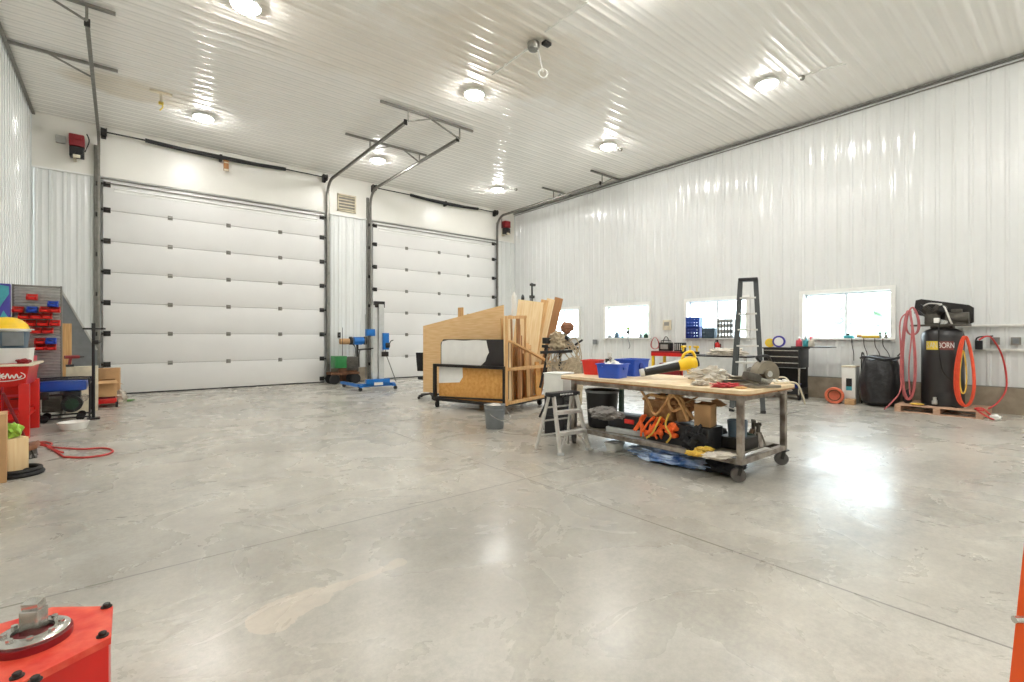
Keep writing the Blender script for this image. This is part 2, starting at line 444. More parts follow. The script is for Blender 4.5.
ribbed(b, YB, D, WL, WR, lambda x, h, z: (z, x, H + .018 - h), rh=.011)
struct('ceiling', b, ceil_steel)
# curbs and trims
b = B(); b.box((WR - .02, (YB + D) / 2, .225), (.05, D - YB, .45)); struct('baseboard_right', b, curb_m)
b = B(); b.box((WL + .01, (YB + D) / 2, .15), (.05, D - YB, .3)); struct('baseboard_left', b, curb_m)
b = B()
for a0, a1 in ((WL, -.40), (4.84, 5.94), (11.02, WR)): b.box(((a0 + a1) / 2, D - .01, .2), (a1 - a0, .05, .40))
struct('baseboard_back', b, curb_m)
b = B(); b.box((WR - .012, (YB + D) / 2, .46), (.05, D - YB, .018)); struct('trim_2', b, galv)
b = B(); b.box((WR - .03, (YB + D) / 2, H - .035), (.07, D - YB, .02)); b.box((WR - .012, (YB + D) / 2, H - .10), (.03, D - YB, .016))
struct('trim_3', b, galv)
b = B(); b.box((WL + .03, (YB + D) / 2, H - .03), (.05, D - YB, .03)); struct('trim_4', b, galv)
b = B()
for a0, a1 in ((WL, -.38), (4.80, 5.98), (10.98, WR)): b.box(((a0 + a1) / 2, D - .012, 4.98), (a1 - a0, .03, .04))
struct('trim_5', b, white_pt)

# windows
for i, (a, c) in enumerate(WINS):
    fr = B(); t = .045; y0, y1 = a, c
    x = WR + .16
    for yy in (y0 + t / 2, y1 - t / 2): fr.box((x, yy, (WZ0 + WZ1) / 2), (.06, t, WZ1 - WZ0))
    for zz in (WZ0 + t / 2, WZ1 - t / 2): fr.box((x, (y0 + y1) / 2, zz), (.06, y1 - y0, t))
    fr.box((x - .012, (y0 + y1) / 2, (WZ0 + WZ1) / 2), (.05, .055, WZ1 - WZ0))
    w = struct('window_%d' % (i + 1), fr, win_frame)
    js = B()
    for yy in (y0 - .0, y1 + .0): js.box((WR + .055, yy, (WZ0 + WZ1) / 2), (.15, .02, WZ1 - WZ0 + .02))
    js.box((WR + .055, (y0 + y1) / 2, WZ1), (.15, y1 - y0, .02))
    js.build('window_jamb', white_pt, w)
    tr = B()
    for yy in (y0 - .035, y1 + .035): tr.box((WR - .008, yy, (WZ0 + WZ1) / 2), (.03, .07, WZ1 - WZ0 + .14))
    tr.box((WR - .008, (y0 + y1) / 2, WZ1 + .035), (.03, y1 - y0, .07))
    tr.build('window_trim', white_pt, w)
    si = B(); si.box((WR + .03, (y0 + y1) / 2, WZ0 - .012), (.20, y1 - y0 + .14, .026), bev=.004); si.build('window_sill', white_pt, w)
    pn = B(); pn.box((x + .01, (y0 + y1) / 2, (WZ0 + WZ1) / 2), (.006, y1 - y0 - .06, WZ1 - WZ0 - .06)); pn.build('pane', glass, w)

# ------------------------------------------------------------------ overhead doors
def overhead_door(n, X0, X1, Z1, cols):
    rows = 7; hh = Z1 / rows
    d = bpy.data.objects.new('door_%d' % n, None); COL.objects.link(d); d['kind'] = 'structure'; d.location = ((X0 + X1) / 2, D - .05, 0)
    cx = (X0 + X1) / 2
    def X(v): return v - cx
    for r in range(rows):
        s = B(); z0 = r * hh + (.03 if r == 0 else .004)
        s.box((0, 0, (z0 + (r + 1) * hh - .004) / 2), (X1 - X0, .05, (r + 1) * hh - .004 - z0), bev=.006)
        s.build('door_section', door_white, d)
    s = B(); s.box((0, .012, Z1 / 2), (X1 - X0 - .01, .02, Z1)); s.build('joint_seal', groove_m, d)
    s = B(); s.box((0, 0, .016), (X1 - X0, .055, .03)); s.build('bottom_seal', black_m, d)
    s = B(); s.box((0, -.03, Z1 + .006), (X1 - X0 + .06, .07, .022)); s.box((0, -.052, Z1 - .09), (X1 - X0 - .1, .03, .02)); s.build('top_strut', galv, d)
    s = B(); s.box((0, -.045, Z1 - .2), (X1 - X0 - .4, .05, .02)); s.box((0, -.03, Z1 - .23), (X1 - X0 - .4, .01, .07)); s.build('strut', white_pt, d)
    hp = None
    for r in range(1, rows):
        for c in cols:
            if hp is None:
                s = B(); s.box((0, 0, 0), (.10, .012, .10), bev=.004); s.cyl((-.05, -.012, 0), (.05, -.012, 0), .012, n=8); s.box((0, -.01, .03), (.05, .02, .02))
                hp = s.build('hinge', galv, d, loc=(X(c), -.032, r * hh)); o = hp
            else:
                o = hp.copy(); COL.objects.link(o); o.location = (X(c), -.032, r * hh)
    rp = None
    for r in range(rows + 1):
        for sx, c in ((1, X0), (-1, X1)):
            zz = min(max(r * hh, .12), Z1 - .12)
            if rp is None:
                s = B(); s.box((0, 0, 0), (.13, .014, .12), bev=.004); s.cyl((-.10, -.03, 0), (.05, -.03, 0), .01, n=8); s.cyl((-.10, -.03, 0), (-.075, -.03, 0), .028, n=12)
                rp = s.build('roller_bracket', dk_metal, d)
                o = rp
            else:
                o = rp.copy(); COL.objects.link(o)
            o.location = (X(c) + sx * .07, -.034, zz); o.rotation_euler = (0, 0, 0) if sx > 0 else (0, 0, 0); o.scale = (sx, 1, 1)
    return d
DZ = 4.93
c1 = [aty(p, 300).x for p in (170, 228, 279.5)]
overhead_door(1, -.30, 4.62, DZ, c1)
c2 = [aty(p, 300).x for p in (405.5, 438, 467)]
overhead_door(2, 6.10, 10.86, DZ, c2)

def track(label, X, side, yend, zt, hangers, strap_to):
    """vertical steel track, quarter bend and horizontal run under the ceiling with hanger irons"""
    t = thing('door_track', label, 'door track', (X, D - .12, 0), 0, None)
    r = .42; Yv = 0.0; yE = yend - (D - .12)
    path = [Vector((0, Yv, .02)), Vector((0, Yv, zt - r))]
    for k in range(1, 9):
        a = k / 8 * PI / 2; path.append(Vector((0, Yv - r + r * math.cos(a), zt - r + r * math.sin(a))))
    path.append(Vector((0, yE, zt + .02)))
    def run(pa, name, m, parts):
        s = B()
        for dx, dn, w, h in parts:
            for p, q in zip(pa, pa[1:]):
                dd = (q - p).normalized(); nn = Vector((0, dd.z, -dd.y))
                o = Vector((dx * side, 0, 0)) + nn * dn
                s.bar(p + o - dd * .004, q + o + dd * .004, w, h, up=(1, 0, 0))
        return s.build(name, m, t)
    run(path[:2], 'vertical_track', galv, [(0, 0, .055, .006), (0, .03, .006, .045), (0, -.03, .006, .045)])
    run(path[1:], 'horizontal_track', galv, [(0, 0, .06, .006), (0, .03, .006, .05), (0, -.03, .006, .05)])
    s = B(); s.bar((side * .05, .07, .02), (side * .05, .07, zt - .2), .07, .008, up=(0, 1, 0)); s.bar((side * .085, .10, .02), (side * .085, .10, zt - .2), .008, .06, up=(0, 1, 0))
    s.build('wall_angle', galv, t)
    for zb in (.5, 1.4, 2.3, 3.2, 4.1, 4.8):
        s = B(); s.box((side * .03, .04, zb), (.05, .08, .09), bev=.004); s.cyl((side * .0, 0, zb), (side * -.01, -.03, zb), .012, n=8); s.build('track_bracket', dk_metal, t)
    for (hy, x0, x1, brace) in hangers:
        yy = hy - (D - .12); top = H - .03
        s = B()
        if x0 is not None:
            s.bar((x0 - X, yy, top), (x1 - X, yy, top), .045, .045)
        s.bar((0, yy, zt), (0, yy, top), .035, .008)
        s.bar((0, yy, zt), (brace, yy, top), .035, .022)
        s.build('hanger', galv, t)
    s = B(); s.bar((0, yE, zt - .03), (0, yE, zt + .08), .07, .03); s.build('end_bumper', dk_metal, t)
    return t
track('galvanized track between the left wall and the wide overhead door, bending up under the ceiling', -.37, -1, 9.3, 5.87, [(9.2, -.90, -.05, -.55), (11.15, -1.42, -.03, -.6)], None)
track('galvanized track of the wide overhead door on its louvered vent side', 4.70, 1, 9.33, 5.87, [(9.2, 4.08, 6.34, .62), (11.2, 4.1, 6.24, .55)], None)
track('galvanized track of the far overhead door beside the louvered vent', 6.01, -1, 9.33, 5.85, [(9.25, None, None, -.75), (11.15, None, None, -.5)], None)
track('galvanized track of the far overhead door beside the wall with the windows', 10.95, 1, 9.3, 5.83, [(9.23, 10.46, 11.84, .5), (11.27, 10.45, 11.84, .4)], None)

def torsion(label, X0, X1, s0, s1, tagx=None):
    t = thing('torsion_spring_shaft', label, 'door spring', ((X0 + X1) / 2, D - .16, 5.97)); cx = (X0 + X1) / 2
    s = B(); s.cyl((X0 - cx, 0, 0), (X1 - cx, 0, 0), .018, n=10); s.build('shaft', dk_metal, t)
    s = B(); n = int((s1 - s0) / .045); 
    for i in range(n):
        a = s0 + (s1 - s0) * i / n
        sag = -.05 * math.sin(PI * (i + .5) / n)
        s.cyl((a - cx, 0, sag), (a - cx + .036, 0, sag), .048, n=14)
    sag2 = -.05
    s.tube([(s0 - cx, 0, 0), ((s0 + s1) / 2 - cx, 0, sag2), (s1 - cx, 0, 0)], .043, n=10)
    s.build('spring', black, t)
    for a in (X0 + .05, X1 - .05):
        s = B(); s.cyl((a - cx - .05, 0, 0), (a - cx + .05, 0, 0), .09, .075, n=20); s.cyl((a - cx + .05, 0, 0), (a - cx + .06, 0, 0), .095, n=20); s.box((a - cx, .09, -.02), (.09, .1, .2)); s.build('cable_drum', dk_metal, t)
    m = (s0 + s1) / 2 - cx
    s = B(); s.box((m, .07, -.04), (.06, .16, .16), bev=.006); s.build('centre_bracket', dk_metal, t)
    if tagx is not None:
        s = B(); s.box((tagx - cx, -.02, -.22), (.12, .006, .30)); g = s.build('warning_tag', lumber_dk, t); g['label'] = 'orange and brown hanging tag'
        s = B(); s.box((tagx - cx + .005, -.024, -.34), (.10, .003, .05)); s.box((tagx - cx + .005, -.024, -.15), (.10, .003, .03)); s.build('tag_print', cream, g)
    return t
torsion('long black torsion spring above the wide overhead door, with a hanging tag', -.34, 4.66, .46, 3.55, aty(226, 170, D - .16).x)
torsion('long black torsion spring above the far overhead door', 6.06, 10.9, 7.35, 10.05)

def opener(label, X, Z, side):
    t = thing('door_opener', label, 'door opener', (X, D - .20, Z - .28))
    s = B(); s.box((0, 0, .40), (.26, .26, .26), bev=.03); s.box((0, -.135, .44), (.16, .01, .05)); s.build('motor_cover', red_dk, t)
    s = B(); s.box((0, -.02, .15), (.24, .2, .22), bev=.015); s.cyl((-.06, -.13, .14), (-.06, -.1, .14), .05, n=14); s.cyl((.06, -.13, .12), (.06, -.1, .12), .035, n=12); s.build('gear_case', black, t)
    s = B(); s.box((.0, -.13, .04), (.12, .05, .07), bev=.01); s.box((-.04, .1, .15), (.05, .18, .3)); s.build('terminal_box', cream, t)
    s = B(); s.tube([(side * .13, 0, .2), (side * .2, 0, .45), (side * .16, .05, .62)], .012); s.build('drive_chain', dk_metal, t)
    return t
opener('dark red door opener motor mounted in the corner by the left wall', aty(77, 150, D - .2).x, 5.5, 1)
opener('dark red door opener motor mounted in the corner by the windows wall', aty(506, 229, D - .2).x, 5.45, -1)
s = B(); p = aty(61, 140); s.box((p.x, D - .05, p.z), (.16, .08, .16), bev=.01); tag(s.build('junction_box', galv_lt), 'small grey junction box beside the red opener motor near the left wall', 'junction box')

# louvered vent
p0, p1 = aty(337, 193), aty(355.5, 213)
t = thing('louvered_vent', 'pale rectangular louvered vent high on the wall between the overhead doors', 'vent', ((p0.x + p1.x) / 2, D - .03, 5.1))
w, hh = p1.x - p0.x, .52
s = B()
for sx in (-1, 1): s.box((sx * (w / 2 - .02), 0, hh / 2), (.04, .05, hh))
for z in (.02, hh - .02): s.box((0, 0, z), (w, .05, .04))
s.build('frame', cream, t)
s = B()
for k in range(5): s.box((0, -.005, .08 + k * .09), (w - .06, .06, .012), rot=(.7, 0, 0))
s.build('louver', cream, t)
s = B(); s.box((0, .022, hh / 2), (w - .02, .006, hh - .02)); s.build('backing', groove_m, t)

# ------------------------------------------------------------------ ceiling lights
LX = (1.40, 5.38, 9.43); LY = (12.3, 7.76, 3.96)
lamp_face = mat('lit diffuser', (255, 252, 244), 0.4, emit=225.0)
names = {0: 'by the left wall', 1: 'along the middle', 2: 'by the windows'}
rown = {0: 'next to the overhead doors', 1: 'in the second row from the doors', 2: 'in the third row from the doors'}
proto = None
def ceiling_light(x, y, label):
    global proto
    if proto is None:
        proto = thing('ceiling_light', label, 'ceiling light', (x, y, H - .06), 0, 'round ceiling lights')
        s = B(); s.lathe([(0, .058), (.19, .058), (.205, .045), (.205, .012), (.185, 0.004), (.178, 0.014), (0, .014)], n=32); s.build('housing', white_pt, proto)
        s = B(); s.lathe([(0, -.05), (.07, -.046), (.13, -.034), (.165, -.014), (.178, .012), (0, .012)], n=32); s.build('diffuser', lamp_face, proto)
        s = B(); s.lathe([(0, -.068), (.022, -.068), (.03, -.052), (.03, -.046), (0, -.046)], n=16); s.build('centre_sensor', grey_pl, proto)
        o = proto
    else:
        o = copy_tree(proto); o.location = (x, y, H - .06); o['label'] = label
    return o
for j, y in enumerate(LY):
    for i, x in enumerate(LX):
        vis = j < 2 or i == 2
        ceiling_light(x, y, 'round ceiling light %s, %s' % (rown[j], names[i]))
for y in (-.2, -3.6):
    for i, x in enumerate(LX):
        ceiling_light(x, y, 'round ceiling light behind the viewpoint')

# small ceiling fittings
p = atz(533.5, 43, H)
t = thing('ceiling_pendant', 'dark junction box with a hanging white rod and round end on the ceiling', 'pendant', (p.x, p.y, H - .005))
s = B(); s.lathe([(0, 0), (.10, 0), (.10, -.07), (.08, -.11), (0, -.115)], n=20); s.build('box_cover', galv, t)
s = B(); s.box((.14, -.16, -.03), (.14, .1, .05), bev=.01); s.build('camera_mount', dk_metal, t)
e = atd(543, 72, math.hypot(1, 0) * (p.x * SN + p.y * CS)); q = e - Vector((p.x, p.y, H))
s = B(); s.cyl((q.x * .35, q.y * .35, -.03), (q.x, q.y, q.z), .012, n=8); s.build('rod', white_pl, t)
s = B(); s.tube([(q.x + .07 * math.cos(a) * CS, q.y - .07 * math.cos(a) * SN, q.z - .02 + .07 * math.sin(a)) for a in [k * PI / 6 for k in range(12)]], .014, closed=True); s.build('ring', white_pl, t)
for (px, py, lab) in ((802, 77, 'small grey sensor beside the third row ceiling light'), (620.5, 149, 'small grey sensor beside the second row ceiling light'), (516, 189, 'small grey ceiling sensor beside the light next to the far overhead door')):
    p = atz(px, py, H)
    s = B(); s.lathe([(0, 0), (.05, 0), (.05, -.03), (.03, -.06), (0, -.07)], n=14)
    o = s.build('ceiling_sensor', galv, loc=(p.x, p.y, H + .002)); tag(o, lab, 'ceiling sensor')
def conduit(a, b_, lab, r=.012):
    a = atz(*a, H - .02); b_ = atz(*b_, H - .02)
    s = B(); s.cyl(a, b_, r, n=8)
    for k in range(4):
        p = a.lerp(b_, (k + .5) / 4); s.box((p.x, p.y, H - .012), (.05, .05, .02))
    tag(s.build('ceiling_conduit', white_pl), lab, 'conduit')
conduit((806, 75), (846, 64), 'short white conduit on the ceiling running from the grey sensor')
conduit((545, 32), (588, 2), 'thin conduit on the ceiling leading away from the dark junction box')
conduit((492, 75), (531, 47), 'thin conduit on the ceiling leading from the junction box towards a light')
p = atz(161, 92, H)
t = thing('ceiling_bracket', 'small pale bracket with wires hanging from the ceiling in front of the wide door', 'ceiling bracket', (p.x, p.y, H))
s = B(); s.box((0, 0, -.02), (.36, .06, .04)); s.box((0, 0, -.12), (.05, .05, .2)); s.build('plate', cream, t)
s = B(); s.tube([(.0, 0, -.2), (.03, 0, -.28), (-.02, .02, -.36)], .012); s.box((0, 0, -.22), (.08, .05, .05)); s.build('wire', wrap_m, t)
# old brown water marks on the ceiling sheet: mixed into the sheet colour
nt = ceil_steel.node_tree
def ceil_stain():
    N, L = nt.nodes, nt.links; bs = N['Principled BSDF']; src = bs.inputs['Base Color'].links[0].from_socket
    tc = N.new('ShaderNodeTexCoord'); sp = N.new('ShaderNodeSeparateXYZ'); L.new(tc.outputs['Object'], sp.inputs[0])
    nz = N.new('ShaderNodeTexNoise'); nz.inputs['Scale'].default_value = 1.6; L.new(tc.outputs['Object'], nz.inputs['Vector'])
    def M(op, a, b=None):
        n = N.new('ShaderNodeMath'); n.operation = op; n.use_clamp = False
        for i, v in enumerate((a, b)):
            if v is None: continue
            if isinstance(v, (int, float)): n.inputs[i].default_value = v
            else: L.new(v, n.inputs[i])
        return n.outputs[0]
    tot = None
    for (px, py, rx, ry, k) in ((130, 90, .9, .55, .5), (185, 98, .5, .3, .3), (520, 60, 2.2, 1.2, .35), (330, 40, 3.0, 1.0, .25)):
        p = atz(px, py, H)
        X = M('DIVIDE', M('SUBTRACT', sp.outputs[0], p.x), rx); Y = M('DIVIDE', M('SUBTRACT', sp.outputs[1], p.y), ry)
        d = M('ADD', M('SQRT', M('ADD', M('MULTIPLY', X, X), M('MULTIPLY', Y, Y))), M('MULTIPLY', M('SUBTRACT', nz.outputs['Fac'], .5), 1.0))
        mr = N.new('ShaderNodeMapRange'); L.new(d, mr.inputs['Value']); mr.inputs['From Min'].default_value = .7; mr.inputs['From Max'].default_value = 1.15
        mr.inputs['To Min'].default_value = k; mr.inputs['To Max'].default_value = 0
        tot = mr.outputs[0] if tot is None else M('MAXIMUM', tot, mr.outputs[0])
    mx = N.new('ShaderNodeMix'); mx.data_type = 'RGBA'; L.new(tot, mx.inputs[0]); L.new(src, mx.inputs[6]); mx.inputs[7].default_value = (*lin((206, 190, 160)), 1)
    L.new(mx.outputs[2], bs.inputs['Base Color'])
ceil_stain()

# ------------------------------------------------------------------ outdoors seen through the windows
gm = mat('snowy yard', (226, 228, 224), 0.9, 0, 0.1, .5)
b = B(); b.box((WR + 30.3, 5, -.15), (60, 90, .1)); struct('ground', b, gm)
leafm = mat('leafy crown', (150, 172, 150), 0.9, 0, 0.3, 3, bump=0.5); trunkm = mat('bark', (110, 90, 70), 0.9)
tp = None
for k, (x, y, sc, lab) in enumerate(((34, 9.2, 1.0, 'pale green tree seen through the window behind the refuse bag'), (38, 15.5, 1.15, 'green tree seen through the window behind the ladder'), (40, 27, 1.1, 'green tree seen through the window with small bottles on its sill'))):
    if tp is None:
        tp = thing('tree', lab, 'tree', (x, y, -.1), 0, 'trees outside the windows')
        s = B()
        for q in range(7):
            a = q * 2.4; s.blob((math.cos(a) * .9, math.sin(a) * .9, 2.1 + .5 * (q % 3)), (1.1, 1.1, .9), seed=q, amp=.5, sub=3)
        s.build('crown', leafm, tp); s = B(); s.cyl((0, 0, 0), (0, 0, 2.4), .16, .1); s.build('trunk', trunkm, tp); o = tp
    else:
        o = copy_tree(tp); o['label'] = lab
    o.location = (x, y, -.1); o.scale = (sc,) * 3; o.rotation_euler = (0, 0, k)

# ------------------------------------------------------------------ helpers for shop things
def caster(parent, x, y, zt, r=.05, m=black_m, name='caster', ang=0.0):
    s = B(); s.box((x, y, zt - .006), (.085, .085, .012)); s.cyl((x, y, zt - .03), (x, y, zt - .005), .022, n=10)
    cx, cy = x + .02 * math.cos(ang), y + .02 * math.sin(ang)
    px, py = -math.sin(ang), math.cos(ang)
    for k in (-1, 1):
        s.bar((x + px * k * .028, y + py * k * .028, zt - .02), (cx + px * k * .028, cy + py * k * .028, r), .03, .005, up=(px, py, 0))
    c = s.build(name, dk_metal, parent)
    s = B(); s.cyl((cx - px * .02, cy - py * .02, r), (cx + px * .02, cy + py * .02, r), r, n=20); s.cyl((cx - px * .024, cy - py * .024, r), (cx + px * .024, cy + py * .024, r), r * .45, n=12)
    s.build('wheel', m, c)
def carton(name, label, cat, loc, size, rz, m=cardboard, open_=False, extra=None):
    t = thing(name, label, cat, loc, rz)
    w, d, h = size
    s = B(); s.tub(w, d, h, .006, corner=.004) if open_ else s.box((0, 0, h / 2), (w, d, h), bev=.004); s.build('carton', m, t)
    s = B()
    if open_:
        s.box((0, -d / 2 - .05, h + .02), (w, .11, .004), rot=(.5, 0, 0)); s.box((0, d / 2 + .05, h + .03), (w, .11, .004), rot=(-.6, 0, 0))
        s.box((w / 2 + .05, 0, h - .02), (.11, d, .004), rot=(0, .5, 0))
    else:
        s.box((-0.0, d / 4 + .002, h + .002), (w, d / 2 - .004, .004)); s.box((0, -d / 4 - .002, h + .002), (w, d / 2 - .004, .004))
    s.build('flap', m, t)
    return t

# ------------------------------------------------------------------ red steel fixture, lower left corner of the view
ZT = .45
def zt(px, py): v = atz(px, py, ZT); return (v.x, v.y)
t = thing('machine_housing', 'red steel housing with a bolted hub and square post, corner of the view', 'machine base', (0, 0, 0))
poly = [zt(113, 606), zt(52, 607), zt(20, 618), zt(-30, 632), zt(-60, 690), zt(-10, 720), zt(22, 682), zt(111, 637)]
s = B(); s.prism(poly, 2, ZT - .02, ZT); s.build('top_plate', red_worn, t)
cx = sum(p[0] for p in poly) / 8; cy = sum(p[1] for p in poly) / 8
ins = [(cx + (x - cx) * .97, cy + (y - cy) * .97) for x, y in poly]
s = B(); s.prism(ins, 2, 0.0, ZT - .02); s.build('body', red, t)
hub = atz(33, 641, ZT)
rh = (atz(64, 641, ZT) - atz(33, 641, ZT)).length * .84
s = B(); s.lathe([(0, 0), (rh * 1.15, 0), (rh * 1.15, .02), (rh * .55, .02), (0, .02)], c=(hub.x, hub.y, ZT), n=32); s.build('hub_flange', red_dk, t)
s = B(); s.lathe([(rh * .55, .018), (rh * 1.05, .018), (rh * 1.08, .028), (rh * .95, .034), (rh * .62, .034), (rh * .58, .024)], c=(hub.x, hub.y, ZT), n=32)
for k in range(8):
    a = k * PI / 4; s.cyl((hub.x + rh * .8 * math.cos(a), hub.y + rh * .8 * math.sin(a), ZT + .03), (hub.x + rh * .8 * math.cos(a), hub.y + rh * .8 * math.sin(a), ZT + .042), rh * .11, n=6)
s.build('hub_ring', chrome, t)
pc = hub + Vector((0.0, 0.015, 0)); hw = rh * .31
s = B(); s.box((pc.x, pc.y, ZT + .045), (hw * 2.1, hw * 1.8, .09), rot=(0, 0, -YAW + .15), bev=.006); s.box((pc.x, pc.y, ZT + .098), (hw * 1.95, hw * 1.4, .03), rot=(.25, 0, -YAW + .15), bev=.006)
s.build('square_post', chrome, t)
for (px, py) in ((106.5, 607), (102.5, 636), (17, 677), (35, 681)):
    v = atz(px, py, ZT)
    s = B(); s.lathe([(0, 0), (.015, 0), (.015, .003), (.010, .004), (.010, .011), (.008, .013), (0, .013)], c=(v.x, v.y, ZT), n=14); s.build('bolt', dk_metal, t)
v = atz(117, 682, .0)
# orange leaning leg, lower right corner of the view
t = thing('orange_steel_leg', 'orange painted steel leg leaning out of the view at the lower right corner', 'steel leg', (0, 0, 0))
a = atz(1036, 760, 0); bq = atd(1066, 470, (a.x * SN + a.y * CS) * 1.02)
s = B(); s.bar(a, bq, .13, .08, up=(SN, CS, 0)); s.build('leg_tube', orange, t)
s = B(); s.box((a.x, a.y, .01), (.24, .2, .02), rot=(0, 0, -YAW)); s.build('foot_plate', orange, t)
m_ = atd(1012, 620, (a.x * SN + a.y * CS) * 1.0)
s = B(); s.cyl(m_ + Vector((.008, -.004, 0)), m_ + Vector((.06, -.05, 0)), .011, n=10); s.build('pin', chrome, t)

# ------------------------------------------------------------------ left wall area
# parts washer
PX0, PX1, PY0, PY1 = -1.42, -.91, 8.85, 9.95
t = thing('parts_washer', 'bright red parts washer bench with white lettering and pale rim', 'parts washer', ((PX0 + PX1) / 2, (PY0 + PY1) / 2, 0))
w, d = PX1 - PX0, PY1 - PY0
s = B(); s.tub(w - .1, d - .1, .28, .012, flare=.04, z0=.69, rim=.012); s.build('tank', red, t)
s = B(); s.box((0, -d / 2, .965), (w + .06, .06, .03), bev=.008); s.box((w / 2, 0, .965), (.06, d + .04, .03), bev=.008); s.box((-w / 2, 0, .965), (.05, d, .03)); s.box((0, d / 2, .965), (w, .05, .03)); s.build('rim', cream, t)
for sx in (-1, 1):
    for sy in (-1, 1):
        s = B(); s.box((sx * (w / 2 - .06), sy * (d / 2 - .06), .36), (.10, .09, .72), bev=.004); s.build('leg', red, t)
s = B(); s.box((0, 0, .26), (w - .1, d - .1, .02)); s.box((w / 2 - .07, 0, .29), (.012, d - .1, .08)); s.box((0, -d / 2 + .07, .29), (w - .1, .012, .08)); s.build('lower_shelf', red, t)
# white script emblem on the front
yy = -d / 2 - .018
s = B()
for k in range(8):
    a = k * PI / 4; s.bar((-.02, yy, .83), (-.02 + .055 * math.cos(a), yy, .83 + .045 * math.sin(a)), .014, .004, up=(0, 1, 0))
s.tube([(.03, yy, .80), (.05, yy, .86), (.07, yy, .80), (.09, yy, .84), (.11, yy, .80), (.13, yy, .85), (.15, yy, .80), (.18, yy, .83)], .007)
s.tube([(-.10, yy, .78), (0, yy, .765), (.12, yy, .775), (.20, yy, .80), (.205, yy, .84), (.17, yy, .87)], .005)
s.build('emblem', white_pl, t)
# things on the washer
bx = PX1 - .30
s = B(); s.tub(.46, .42, .20, .006, flare=.012, rim=.008); o = s.build('storage_bin', white_pl, loc=(-1.17, 9.25, .982)); tag(o, 'white plastic bin on top of the red parts washer', 'bin')
t = thing('tote', 'slate and grey tote with a lid, standing on the white bin on the parts washer', 'tote', (-1.17, 9.25, 1.184))
s = B(); s.tub(.36, .36, .22, .006, flare=.02); s.build('tote_body', slate, t); s = B(); s.box((.08, -.19, .12), (.2, .03, .18), bev=.006); s.build('side_panel', grey_pl, t); s = B(); s.box((0, 0, .228), (.42, .42, .02), bev=.006); s.build('lid', white_pl, t)
t = thing('hard_hat', 'yellow dome-shaped hard hat on top of the slate tote', 'hard hat', (-1.17, 9.25, 1.425))
s = B(); s.lathe([(.245, .0), (.25, .012), (.215, .02), (.20, .07), (.15, .13), (.08, .165), (0, .175), (0, .165), (.07, .155), (.14, .12), (.19, .06), (.205, .01)], n=32); s.build('shell', yellow, t)
s = B(); s.lathe([(.252, -.004), (.262, .0), (.262, .012), (.25, .014)], n=32); s.build('brim_edge', white_pl, t)
s = B(); s.blob((0, 0, 0), (.07, .05, .035), seed=3, amp=.4, flat=.9); tag(s.build('red_rag', red_dk, loc=(-.98, 8.93, 1.012)), 'small dark red rag on the rim of the parts washer', 'rag')

# louvered bin rack
RY = 11.0
rx0, rx1 = aty(13, 300, RY).x, aty(61, 300, RY).x
t = thing('bin_rack', 'grey louvered rack holding red and blue parts bins, behind the parts washer', 'rack', ((rx0 + rx1) / 2, RY, 0))
w = rx1 - rx0
s = B(); s.box((0, .02, 1.25), (w, .015, 1.75)); s.build('louver_panel', galv_lt, t)
s = B()
for k in range(36): s.box((0, 0, .45 + k * .048), (w - .02, .022, .008), rot=(.5, 0, 0))
s.build('louver', galv_lt, t)
for sx in (-1, 1):
    s = B(); s.box((sx * w / 2, .03, 1.09), (.03, .04, 2.18)); s.box((sx * w / 2, 0, .02), (.04, .5, .04)); s.build('upright', galv, t)
s = B(); s.box((0, .03, 2.16), (w + .03, .04, .03)); s.build('top_bar', galv, t)
binp = {}
def parts_bin(m, x, z, lab, w=.105):
    key = m.name
    if key not in binp:
        o = thing('parts_bin', lab, 'parts bin', (x, RY - .012, z), 0, 'parts bins on the louvered rack')
        s = B(); W = .052
        s.prism([(0, 0), (-.13, 0), (-.16, .035), (-.15, .04), (-.125, .012), (-.01, .012), (-.01, .08), (0, .08)], 0, -W, W)
        for sx in (-1, 1): s.prism([(0, 0), (-.13, 0), (-.165, .035), (-.11, .045), (-.07, .08), (0, .08)], 0, sx * W - .003, sx * W + .003)
        s.build('bin_body', m, o)
        s = B(); s.box((0, -.155, .02), (.06, .004, .018), rot=(-.6, 0, 0)); s.build('label_slot', m, o)
        s = B(); s.blob((0, -.07, .03), (.045, .05, .022), seed=int(z * 10), amp=.3, sub=2); s.build('contents', dk_metal, o)
        binp[key] = o
    else:
        o = copy_tree(binp[key]); o.location = (x, RY - .012, z); o['label'] = lab
    o.scale = (1.12, 1.2, 1.25)
    return o
rowdef = [(304, [(53, 'b')]), (309.5, [(18, 'r'), (32, 'B'), (45, 'r'), (55, 'r')]), (316, [(24, 'r'), (36, 'r'), (47, 'r')]), (323, [(20, 'r'), (30, 'r'), (43, 'r'), (55, 'r')]), (330.5, [(36, 'r'), (48, 'r')]), (341, [(40, 'r'), (51, 'b')]), (347, [(40, 'r'), (51, 'r')]), (297, [(32, 'r')])]
ords = ['top', 'second', 'third', 'fourth', 'fifth', 'sixth', 'seventh', 'uppermost single']
pos = ['nearest the left wall', 'second from the left wall', 'third from the left wall', 'fourth from the left wall']
for (py, cells), on in zip(rowdef, ords):
    for i, (px, c) in enumerate(cells):
        v = aty(px, py + 3, RY - .1)
        parts_bin(red_pl if c == 'r' else blue_pl, v.x, v.z, '%s parts bin in the %s row of the louvered rack%s' % ('red' if c == 'r' else 'blue', on, (', ' + pos[i]) if len(cells) > 1 else ''))
